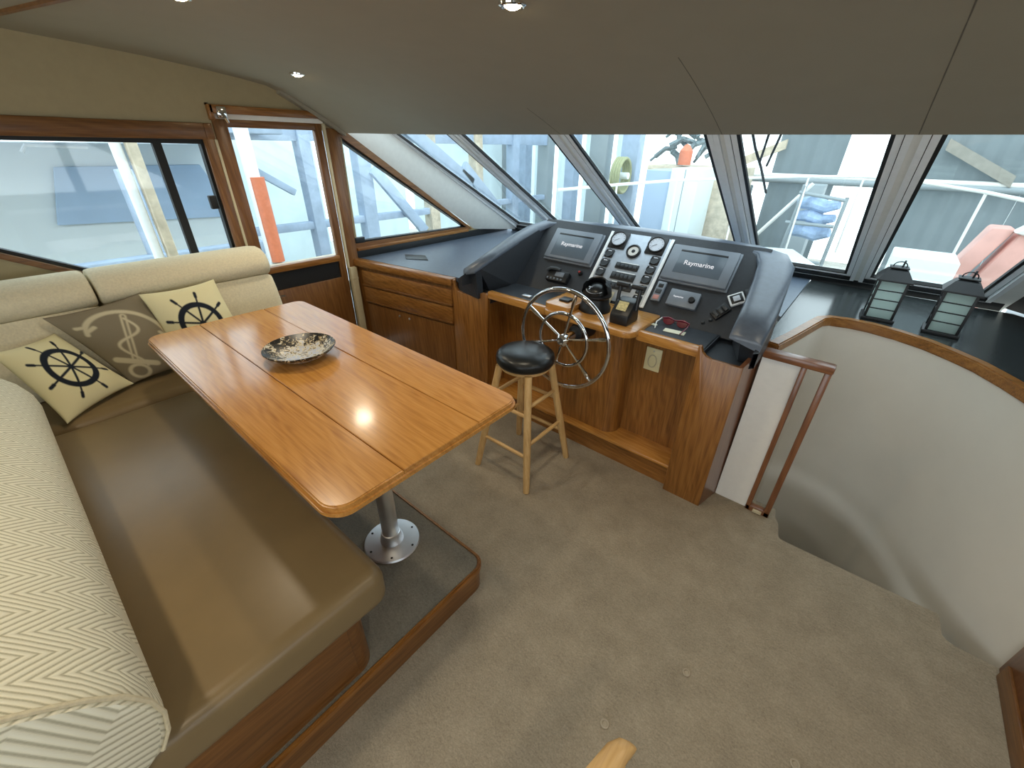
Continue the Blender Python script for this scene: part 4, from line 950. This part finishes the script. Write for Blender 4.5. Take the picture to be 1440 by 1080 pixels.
def pillow(corners, thick, mat, fn, lb, N=110):
    BL, BR, TR, TL = [Vector(c) for c in corners]
    nrm = ((BR-BL).cross(TL-BL)).normalized()
    if nrm.x < 0: nrm = -nrm
    bm = new(); lay = bm.verts.layers.float.new('print')
    def pt(i, j, side):
        a, b = 2*i/N-1, 2*j/N-1
        # pinch sides in slightly so that the corners stick out
        a2 = a*(1-0.07*(1-b*b)); b2 = b*(1-0.07*(1-a*a))
        u, v = (a2+1)/2, (b2+1)/2
        p = BL*(1-u)*(1-v)+BR*u*(1-v)+TR*u*v+TL*(1-u)*v
        h = max(0, (1-abs(a)**2.4))**0.6*max(0, (1-abs(b)**2.4))**0.6
        return p+nrm*(side*thick*h), a, b
    front = {}; back = {}
    for i in range(N+1):
        for j in range(N+1):
            p, a, b = pt(i, j, 1); v = bm.verts.new(p); v[lay] = fn(a, b); front[i, j] = v
            if i in (0, N) or j in (0, N): back[i, j] = v
    for i in range(N+1):
        for j in range(N+1):
            if (i, j) not in back:
                p, a, b = pt(i, j, -0.8); back[i, j] = bm.verts.new(p)
    for g_, fl in ((front, 0), (back, 1)):
        for i in range(N):
            for j in range(N):
                q = [g_[i, j], g_[i+1, j], g_[i+1, j+1], g_[i, j+1]]
                if len(set(q)) == 4: bm.faces.new(q[::-1] if fl else q)
    bmesh.ops.recalc_face_normals(bm, faces=bm.faces)
    return tag(ob('throw_pillow', bm, mat, ang=180), lb, 'pillow', 'throw pillows on the settee')
pillow([(-2.27, -0.085, 0.585), (-2.44, 0.175, 0.60), (-2.575, 0.02, 0.865), (-2.42, -0.17, 0.885)], 0.055, 'pillow_cream', lambda a, b: wheel_print(a, b, 0.06, 0.06, 0.54, 0.28), 'cream pillow with a navy ship wheel print, lowest, in the settee corner')
pillow([(-2.46, 0.17, 0.592), (-2.46, 0.50, 0.60), (-2.585, 0.355, 0.965), (-2.575, 0.01, 0.935)], 0.05, 'pillow_taupe', anchor_print, 'taupe pillow with a cream anchor print, between the two cream pillows')
pillow([(-2.42, 0.375, 0.61), (-2.42, 0.70, 0.615), (-2.545, 0.655, 0.975), (-2.545, 0.34, 0.968)], 0.05, 'pillow_cream', lambda a, b: wheel_print(a, b, 0.02, -0.04, 0.54, 0.5), 'cream pillow with a navy ship wheel print, partly hidden by the table edge')

# ------------------------------------------------------------------ table
tb = thing('dining_table', 'varnished honey oak dinette table with rounded corners on a steel pedestal', 'table', (-1.5, 0.61, 0.13))
def slab(pts, z0, z1, bev): 
    bm = new(); prism(bm, [(x, y, z0) for x, y in pts], (0, 0, z1-z0)); 
    bmesh.ops.bevel(bm, geom=[e for e in bm.edges if len(e.link_faces) == 2 and e.calc_face_angle(0) > 0.8 and abs(e.verts[0].co.z-e.verts[1].co.z) < 1e-5], offset=bev, segments=3, affect='EDGES'); return bm
TX0, TX1, TY0, TY1 = -2.285, -0.752, 0.266, 0.956
ys = [TY0, TY0+0.205, TY1-0.20, TY1]
ob('leaf', slab(rrect(TX0, TX1, ys[0], ys[1]-0.0008, [0.05, 0.06, 0, 0]), 0.816, 0.85, 0.004), 'table_x', tb)
ob('leaf', slab(rrect(TX0, TX1, ys[1]+0.0008, ys[2]-0.0008, 0), 0.816, 0.85, 0.0015), 'table_x', tb)
ob('leaf', slab(rrect(TX0, TX1, ys[2]+0.0008, ys[3], [0, 0, 0.05, 0.05]), 0.816, 0.85, 0.004), 'table_x', tb)
bm = new(); ring = rrect(TX0-0.006, TX1+0.006, TY0-0.006, TY1+0.006, [0.055, 0.065, 0.055, 0.055], 8); r2_ = rrect(TX0+0.012, TX1-0.012, TY0+0.012, TY1-0.012, [0.04, 0.045, 0.04, 0.04], 8)
V = [[bm.verts.new((*p, z)) for p in q] for q, z in ((ring, 0.812), (r2_, 0.812), (r2_, 0.842), (ring, 0.842))]; n = len(ring)
for i in range(n):
    for k in range(4): bm.faces.new((V[k][i], V[k][(i+1) % n], V[(k+1) % 4][(i+1) % n], V[(k+1) % 4][i]))
bmesh.ops.recalc_face_normals(bm, faces=bm.faces)
bmesh.ops.bevel(bm, geom=[e for e in bm.edges if e.calc_face_angle(0) > 0.8], offset=0.009, segments=3, affect='EDGES')
ob('edge_band', bm, 'table_x', tb)
for px in (-1.149, -1.95):
    bm = new(); lathe(bm, [(0.029, 0.0), (0.034, 0.0), (0.034, 0.69), (0.06, 0.692), (0.06, 0.70), (0, 0.70), (0, 0.0)], (px, 0.615, 0.13), 32)
    lathe(bm, [(0.036, 0.0), (0.048, 0.006), (0.044, 0.03), (0.038, 0.05), (0.034, 0.052)], (px, 0.615, 0.138), 32); pd = ob('pedestal', bm, 'steel', tb)
    bm = new(); lathe(bm, [(0, 0), (0.114, 0), (0.116, 0.004), (0.112, 0.010), (0.06, 0.014), (0, 0.015)], (px, 0.615, 0.128), 40); bp_ = ob('base_plate', bm, 'steel', pd)
    if px > -1.5:
        for k in range(6):
            a = k*PI/3+0.4; bm = new(); lathe(bm, [(0, 0.003), (0.004, 0.002), (0.005, 0)], (px+0.096*math.cos(a), 0.615+0.096*math.sin(a), 0.1395), 10); ob('screw', bm, 'black', pd)
# bowl
bw = Vector((-1.60, 0.62, 0.8505))
bm = new(); lathe(bm, [(0, 0.004), (0.05, 0.004), (0.06, 0.0), (0.068, 0.003), (0.095, 0.016), (0.125, 0.036), (0.134, 0.046), (0.132, 0.049), (0.124, 0.043), (0.095, 0.024), (0.06, 0.013), (0, 0.011)], (0, 0, 0), 48)
o = ob('bowl', bm, 'bowl'); o.location = bw; tag(o, 'shallow black and cream marbled bowl on the table', 'bowl')

# ------------------------------------------------------------------ stool
SC = Vector((-1.155, 1.508, 0))
st = thing('bar_stool', 'beech bar stool with round black padded seat in front of the wheel', 'stool', SC[:])
bm = new(); lathe(bm, [(0, 0.722), (0.06, 0.721), (0.105, 0.714), (0.132, 0.703), (0.146, 0.690), (0.150, 0.675), (0.148, 0.655), (0.140, 0.643), (0.125, 0.638), (0, 0.638)], SC, 40); ob('seat', bm, 'seatblack', st, ang=60)
bm = new(); lathe(bm, [(0, 0.638), (0.128, 0.638), (0.128, 0.622), (0, 0.622)], SC, 36); ob('seat_board', bm, 'pine_x', st)
feet = [(-0.971, 1.316), (-1.326, 1.316), (-0.975, 1.702), (-1.330, 1.696)]
legs = []
for fx, fy in feet:
    top = SC+Vector(((fx-SC.x)*0.52, (fy-SC.y)*0.50, 0.63)); ft = Vector((fx, fy, 0.001)); legs.append((ft, top))
    bm = new(); tube(bm, [ft, ft+(top-ft)*0.05, ft+(top-ft)*0.4, top], [0.0165, 0.0175, 0.020, 0.0185], 14); ob('leg', bm, 'pine_z', st)
for (a, b), zs in (((0, 1), (0.20, 0.42)), ((2, 3), (0.20, 0.42)), ((0, 2), (0.265, 0.47)), ((1, 3), (0.265, 0.47))):
    for z in zs:
        p = legs[a][0].lerp(legs[a][1], z/0.63); q = legs[b][0].lerp(legs[b][1], z/0.63)
        bm = new(); tube(bm, [p, p.lerp(q, 0.5), q], [0.0095, 0.011, 0.0095], 10); ob('stretcher', bm, 'pine_x' if abs(p.x-q.x) > abs(p.y-q.y) else 'pine_y', st)

# ------------------------------------------------------------------ outside the windows
GZ = -1.3
bm = new(); box(bm, -14, 10, -8, 16, GZ-0.1, GZ); struct('floor_dock', bm, 'dockwood')
# shed front wall of corrugated sheet with bright gaps
def corr(bm, x0, x1, z0, z1, y, amp=0.02, per=0.15, axis='x'):
    n = max(2, int((x1-x0)/per*4)); A_ = []; B_ = []
    for i in range(n+1):
        x = x0+(x1-x0)*i/n; o_ = amp*math.sin(2*PI*(x-x0)/per)
        A_.append(bm.verts.new((x, y+o_, z0) if axis == 'x' else (y+o_, x, z0))); B_.append(bm.verts.new((x, y+o_, z1) if axis == 'x' else (y+o_, x, z1)))
    for i in range(n): bm.faces.new((A_[i], A_[i+1], B_[i+1], B_[i]))
    r = bmesh.ops.solidify(bm, geom=bm.faces[:], thickness=0.01)
SHEETS = [(-1.72, -0.78, GZ, 4.5, 'tin', 0.2), (0.22, 1.3, GZ, 4.5, 'tin', 0.2), (1.3, 5.0, GZ, 4.5, 'tin', 0.2), (-3.2, -1.95, GZ, 1.05, 'tin', 0.2)]
for i, (x0, x1, z0, z1, m, per) in enumerate(SHEETS):
    bm = new(); corr(bm, x0, x1, z0, z1, 9.0, 0.02, per); struct('wall_shed_%d' % (i+1), bm, m, ang=60)
def post(name, x, y, w, d, z0, z1, m, lb, cat, grp):
    bm = new(); box(bm, x-w/2, x+w/2, y-d/2, y+d/2, z0, z1, 0.01); return tag(ob(name, bm, m), lb, cat, grp)
PG = 'blue-grey shed posts outside the windows'
for i, (x, w) in enumerate(((-8.7, 0.35), (-7.75, 0.42), (-7.0, 0.32), (-6.35, 0.3), (-5.62, 0.24), (-4.95, 0.4), (-4.25, 0.36))):
    post('shed_post', x, 8.8, w, 0.25, GZ, 4.5, 'postblue' if i % 2 == 0 else 'tin', 'upright shed post beyond the windscreen, %s' % ('seventh from the locker', 'sixth from the locker', 'fifth from the locker', 'fourth from the locker', 'third from the locker', 'second from the locker', 'nearest the locker')[i], 'post', PG)
for i, (x0, x1, zb) in enumerate(((-9.4, -8.95, GZ), (-8.45, -8.0, GZ), (-7.5, -7.2, GZ), (-6.8, -6.55, GZ), (-6.15, -5.8, GZ), (-5.45, -5.2, GZ), (-4.7, -4.5, GZ))):
    bm = new(); corr(bm, x0, x1, zb, 4.5, 9.0, 0.01, 0.1); struct('wall_sheet_%d' % (i+1), bm, 'tinlight', ang=60)
# left side shed: posts, beams and braces at x=-6.4
LX = -6.3
k = LX/-6.0
for i, (y, w, m) in enumerate(((2.98, 0.16, 'postblue'), (3.80, 0.22, 'postblue'), (5.05, 0.2, 'posttan'), (6.15, 0.2, 'posttan'), (7.2, 0.2, 'postblue'))):
    bm = new(); box(bm, LX-0.1, LX+0.1, y*k-w/2, y*k+w/2, GZ, 4.5, 0.01)
    tag(ob('dock_post', bm, m), ('blue-grey dock post centred in the side door glass', 'blue-grey dock post at the left of the triangular window', 'tan dock post at the right of the triangular window', 'tan dock post in the first windscreen pane', 'blue-grey dock post right of the tan one in the first windscreen pane')[i], 'post', 'dock posts beyond the side windows')
bm = new(); box(bm, LX-0.06, LX+0.06, 2.0, 9.0, 0.50, 0.60, 0.01); tag(ob('shed_beam', bm, 'postblue'), 'low horizontal blue-grey beam outside the door and triangular window', 'beam')
bm = new(); box(bm, LX-0.06, LX+0.06, -3.0, 9.0, 1.60, 1.82, 0.01); tag(ob('shed_beam', bm, 'postblue'), 'high horizontal blue-grey beam across the top of the side door glass', 'beam')
def brace(p, q, w, lb, m='postblue'):
    p, q = Vector(p), Vector(q); d = q-p; a = d.normalized(); n = a.cross(Vector((1, 0, 0))).normalized()
    bm = new(); prism(bm, [p-n*w/2, q-n*w/2, q+n*w/2, p+n*w/2], (0.08, 0, 0), 0.005); return tag(ob('shed_brace', bm, m), lb, 'brace', 'diagonal shed braces')
brace((LX+0.096, 3.9*k, 1.25), (LX+0.096, 4.75*k, 0.25), 0.16, 'diagonal blue-grey brace across the triangular window')
brace((LX+0.096, 4.5*k, 1.85), (LX+0.096, 5.9*k, 0.95), 0.2, 'diagonal blue-grey brace across the first windscreen pane')
brace((LX+0.096, 5.7*k, 1.25), (LX+0.096, 6.6*k, 0.45), 0.2, 'diagonal blue-grey brace low in the first windscreen pane')
brace((LX+0.096, 2.25*k, 1.3), (LX+0.096, 2.7*k, 1.0), 0.08, 'thin diagonal brace seen through the side door glass')
for i, (y0, y1) in enumerate(((2.0, 3.6), (3.75, 5.2), (5.4, 7.2), (7.3, 9.2))):
    bm = new(); corr(bm, y0*1.1, y1*1.1, GZ, 4.2, -7.6, 0.03, 0.5, 'y'); struct('wall_translucent_%d' % (i+1), bm, 'tinlight', ang=60)
# tan timber and pipe post near the side window
dp = thing('timber_pile', 'weathered tan timber post close outside the side window', 'post', (-4.35, 0.9, GZ))
xx = -4.4
bm = new(); box(bm, xx-0.05, xx+0.05, 0.875, 0.94, GZ, 3.0, 0.01); ob('timber', bm, 'posttan', dp)
bm = new(); tube(bm, [(xx-0.02, 0.82, GZ), (xx-0.02, 0.82, 3.0)], 0.035, 14); ob('pipe', bm, 'alu', dp)
bm = new(); box(bm, -5.6, -5.45, 0.95, 1.07, GZ, 1.35, 0.01); tag(ob('gangway_post', bm, 'postblue'), 'grey post left of the tan timber, outside the side window', 'post')
bm = new(); box(bm, -5.5, -5.35, -3.0, 2.0, 0.46, 0.60, 0.01); tag(ob('dock_rail', bm, 'postblue'), 'grey horizontal dock rail across the bottom of the side window', 'rail')
# orange sleeve post in the door
os_ = thing('sleeve_post', 'grey post with an orange sleeve seen through the side door', 'post', (-5.0, 1.93, GZ))
bm = new(); box(bm, -5.05, -4.95, 1.86, 1.97, GZ, 3.0, 0.01); ob('post', bm, 'alu', os_)
bm = new(); tube(bm, [(-4.94, 1.93, 0.45), (-4.94, 1.93, 1.28)], 0.065, 16); ob('sleeve', bm, 'orange', os_)
bm = new(); box(bm, -4.9, -3.7, 0.6, 4.6, 0.36, 0.44, 0.01); tag(ob('dock_ledge', bm, 'posttan'), 'weathered timber ledge just outside the door and triangular window', 'ledge')
bm = new(); box(bm, -3.6, -3.1, 0.9, 3.4, 0.60, 0.64, 0.01); tag(ob('side_deck_rail', bm, 'hull'), 'white side deck coaming below the door glass', 'coaming')
# neighbouring yacht
ny = thing('neighbour_yacht', 'white motor yacht moored outside the side window', 'boat', (-8.0, -0.5, GZ))
bm = new(); prism(bm, [(-7.2, -6, GZ), (-7.2, 2.7, GZ), (-7.2, 2.9, 0.15), (-7.2, -6, 0.15)], (-3, 0, 0), 0.05); ob('hull', bm, 'hull', ny)
bm = new(); prism(bm, [(-7.4, -6, 0.15), (-7.4, 2.75, 0.15), (-7.5, 2.4, 1.55), (-7.5, -6, 1.55)], (-2.5, 0, 0), 0.03); ob('cabin', bm, 'hull', ny)
bm = new(); prism(bm, [(-7.36, 0.55, 0.70), (-7.36, 2.45, 0.62), (-7.40, 2.2, 1.30), (-7.40, 0.75, 1.30)], (-0.06, 0, 0), 0.01); ob('window_cover', bm, 'cover', ny)
bm = new(); tube(bm, [(-7.3, 0.55, 1.45), (-7.3, 0.6, 1.52), (-7.3, 1.1, 1.5)], 0.02, 8); ob('grab_rail', bm, 'alu', ny)
bm = new(); box(bm, -7.6, -5.6, -6, 2.6, 1.66, 1.95, 0.02); ob('roof_overhang', bm, 'postblue', ny)
# foredeck and bow rail
bm = new(); prism(bm, [(-2.9, 3.6, 0.52), (0.6, 3.6, 0.52), (0.35, 4.2, 0.51), (-0.1, 5.1, 0.50), (-0.75, 6.6, 0.49), (-1.3, 6.4, 0.49), (-2.2, 5.4, 0.50), (-2.8, 4.4, 0.51)], (0, 0, -0.25), 0.02)
fd = struct('floor_foredeck', bm, 'deck')
br = thing('bow_rail', 'white tubular bow rail curving round the foredeck beyond the windscreen', 'rail', (-0.3, 5.5, 0.7))
rp_ = [(-2.55, 3.75, 1.22), (-2.35, 4.6, 1.24), (-2.0, 5.4, 1.27), (-1.5, 6.2, 1.29), (-0.9, 7.0, 1.31), (-0.35, 7.35, 1.32), (0.15, 7.0, 1.31), (0.65, 6.0, 1.29), (1.0, 5.0, 1.26), (1.25, 4.2, 1.24), (1.4, 3.6, 1.22)]
bm = new(); tube(bm, rp_, 0.016, 10); ob('top_rail', bm, 'white', br)
for p in rp_[1:-1]:
    bm = new(); tube(bm, [(p[0]*0.98, p[1]*0.99, 0.4), p], 0.012, 8); ob('stanchion', bm, 'white', br)
# locker, reel, cart, pipes, machine
lk = thing('dock_locker', 'tall pale locker standing beyond the windscreen left of the middle pillar', 'locker', (-2.65, 6.7, GZ))
bm = new(); box(bm, -3.05, -2.64, 6.9, 7.6, GZ, 1.30, 0.01); ob('side', bm, 'lockergrey', lk)
bm = new(); box(bm, -2.64, -2.22, 6.85, 7.6, GZ, 1.34, 0.01); ob('door', bm, 'lockerwhite', lk)
bm = new(); box(bm, -2.43, -2.42, 6.845, 6.86, GZ, 1.33); ob('door_seam', bm, 'tin', lk)
rl = thing('hose_reel', 'coiled pale hose hanging on a shed post beyond the windscreen', 'hose', (-4.2, 8.4, 1.1))
for q in range(4):
    bm = new(); tube(bm, [(-4.30+0.05*q, 8.38+0.25*math.cos(a*PI/14), 1.11+0.30*math.sin(a*PI/14)) for a in range(28)], 0.03, 8, closed=True); ob('coil', bm, 'hose', rl)
bm = new(); tube(bm, [(-4.34, 8.38, 1.11), (-4.06, 8.38, 1.11)], 0.06, 12); box(bm, -4.27, -4.22, 8.36, 8.69, 1.08, 1.14); ob('hub', bm, 'alu', rl)
cl = thing('rigging_clutter', 'tangle of grey rigging gear with a red bottle stacked behind the locker', 'gear', (-2.55, 8.0, 1.35))
bm = new()
for q in range(26):
    a = Vector((random.uniform(-3.3, -2.3), random.uniform(8.0, 8.5), random.uniform(1.35, 2.1))); b = a+Vector((random.uniform(-0.4, 0.4), random.uniform(-0.2, 0.2), random.uniform(-0.3, 0.3)))
    tube(bm, [a, (a+b)/2+Vector((0, 0, 0.08)), b], random.uniform(0.02, 0.05), 6)
ob('gear_pile', bm, 'foliage', cl)
bm = new(); lathe(bm, [(0, 0), (0.1, 0), (0.1, 0.2), (0.04, 0.28), (0, 0.3)], (-2.78, 7.7, 1.36), 16); ob('red_bottle', bm, 'orange', cl)
bm = new(); box(bm, -3.4, -1.9, 7.7, 8.6, GZ, 1.34, 0.01); ob('bench', bm, 'posttan', cl)
for i, z in enumerate((1.16, 1.22)):
    bm = new(); tube(bm, [(-2.1, 8.9, z+0.0), (3.5, 8.9, z+0.03)], 0.035 if i else 0.05, 12); tag(ob('wall_pipe', bm, 'tin' if i == 0 else 'white'), ('grey pipe along the shed wall, the lower one', 'white pipe along the shed wall, the upper one')[i], 'pipe', 'pipes on the shed wall')
bm = new(); p, q = Vector((-2.5, 8.85, 1.28)), Vector((-1.6, 8.85, 1.68)); prism(bm, [p+Vector((0, 0, -0.07)), q+Vector((0, 0, -0.07)), q+Vector((0, 0, 0.07)), p+Vector((0, 0, 0.07))], (0, 0.08, 0)); tag(ob('shed_brace', bm, 'posttan'), 'tan diagonal brace behind the locker, left of the middle pillar', 'brace', 'diagonal shed braces')
bm = new(); p, q = Vector((0.35, 8.85, 1.70)), Vector((1.15, 8.85, 1.28)); prism(bm, [p+Vector((0, 0, -0.07)), q+Vector((0, 0, -0.07)), q+Vector((0, 0, 0.07)), p+Vector((0, 0, 0.07))], (0, 0.08, 0)); tag(ob('shed_brace', bm, 'tanbrace'), 'tan diagonal brace on the grey sheet wall at the far right', 'brace', 'diagonal shed braces')
ct = thing('dock_cart', 'frame cart loaded with haze-paled blue tarps beyond the right windscreen pane', 'cart', (-0.72, 7.0, GZ))
bm = new()
for a, b in (((-1.05, 7.0, GZ), (-0.9, 7.0, 1.2)), ((-0.45, 7.0, GZ), (-0.42, 7.0, 1.1)), ((-1.0, 7.0, 0.75), (-0.45, 7.0, 0.75)), ((-0.95, 7.0, 1.12), (-0.42, 7.0, 1.06)), ((-1.05, 6.9, 0.3), (-0.45, 6.9, 0.3))): tube(bm, [a, b], 0.022, 8)
ob('frame', bm, 'tin', ct)
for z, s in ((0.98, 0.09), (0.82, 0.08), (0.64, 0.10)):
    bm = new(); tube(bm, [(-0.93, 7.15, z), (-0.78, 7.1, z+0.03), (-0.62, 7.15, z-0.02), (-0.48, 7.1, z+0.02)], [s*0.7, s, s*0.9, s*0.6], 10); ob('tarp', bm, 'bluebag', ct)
bm = new(); tube(bm, [(-1.35, 7.2, 0.5), (-0.85, 7.2, 1.22)], 0.025, 8); tag(ob('boat_hook', bm, 'white'), 'white pole leaning in front of the blue cart', 'pole')
wi = thing('windscreen_wiper', 'dark wiper arm outside the right windscreen pane', 'wiper', (-0.5, 2.9, 1.3))
def wo(x, z): v = wp(x, z, -0.05); return v[:]
bm = new(); tube(bm, [wo(-0.46, 1.66), wo(-0.53, 1.50)], 0.005, 8); tube(bm, [wo(-0.41, 1.66), wo(-0.50, 1.49)], 0.005, 8); ob('arm', bm, 'rubber', wi)
bm = new(); tube(bm, [wo(-0.545, 1.645), wo(-0.54, 1.56), wo(-0.525, 1.48), wo(-0.515, 1.36)], 0.006, 8); ob('blade', bm, 'rubber', wi)
bm = new(); box(bm, -1.1, -0.82, 8.2, 8.6, GZ, 1.15, 0.01); tag(ob('dock_pedestal', bm, 'tin'), 'grey dock pedestal left of the blue cart', 'pedestal')
mc = thing('boat_lift', 'haze-paled red machine with a white boom at the right edge beyond the windscreen', 'machine', (1.3, 6.0, GZ))
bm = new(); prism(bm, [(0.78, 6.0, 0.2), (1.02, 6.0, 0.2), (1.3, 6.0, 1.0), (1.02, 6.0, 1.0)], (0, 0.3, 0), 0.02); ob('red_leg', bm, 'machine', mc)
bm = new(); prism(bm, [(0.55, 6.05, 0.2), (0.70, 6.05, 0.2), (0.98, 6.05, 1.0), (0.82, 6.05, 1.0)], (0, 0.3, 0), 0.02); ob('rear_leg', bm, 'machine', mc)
bm = new(); prism(bm, [(0.95, 5.9, 0.98), (1.05, 5.9, 0.96), (1.6, 5.9, 1.5), (1.5, 5.9, 1.56)], (0, 0.2, 0), 0.02); ob('boom', bm, 'white', mc)
bm = new(); box(bm, 0.5, 1.8, 6.4, 7.2, GZ, 0.2, 0.03); ob('chassis', bm, 'tin', mc)
bm = new(); box(bm, 0.17, 0.60, 4.9, 5.4, GZ, 0.83, 0.01); tag(ob('slatted_crate', bm, 'lockerwhite'), 'white ribbed box beyond the windscreen behind the lanterns', 'box')

# ------------------------------------------------------------------ light
w = bpy.data.worlds.new('sky'); S.world = w; w.use_nodes = True
nt = w.node_tree; bg = nt.nodes['Background']
tc = nt.nodes.new('ShaderNodeTexCoord'); sp = nt.nodes.new('ShaderNodeSeparateXYZ'); rp = nt.nodes.new('ShaderNodeValToRGB')
nt.links.new(tc.outputs['Generated'], sp.inputs[0]); nt.links.new(sp.outputs[2], rp.inputs[0])
rp.color_ramp.elements[0].position = 0.0; rp.color_ramp.elements[0].color = (0.86, 0.95, 1.0, 1)
rp.color_ramp.elements[1].position = 0.6; rp.color_ramp.elements[1].color = (0.80, 0.92, 1.0, 1)
nt.links.new(rp.outputs[0], bg.inputs[0]); bg.inputs[1].default_value = 2.3
S.view_settings.view_transform = 'Standard'; S.view_settings.look = 'None'; S.view_settings.gamma = 1.0; S.view_settings.exposure = 0.5
S.view_settings.use_curve_mapping = False
for o in bpy.data.objects:
    if '_c' in o: del o['_c']
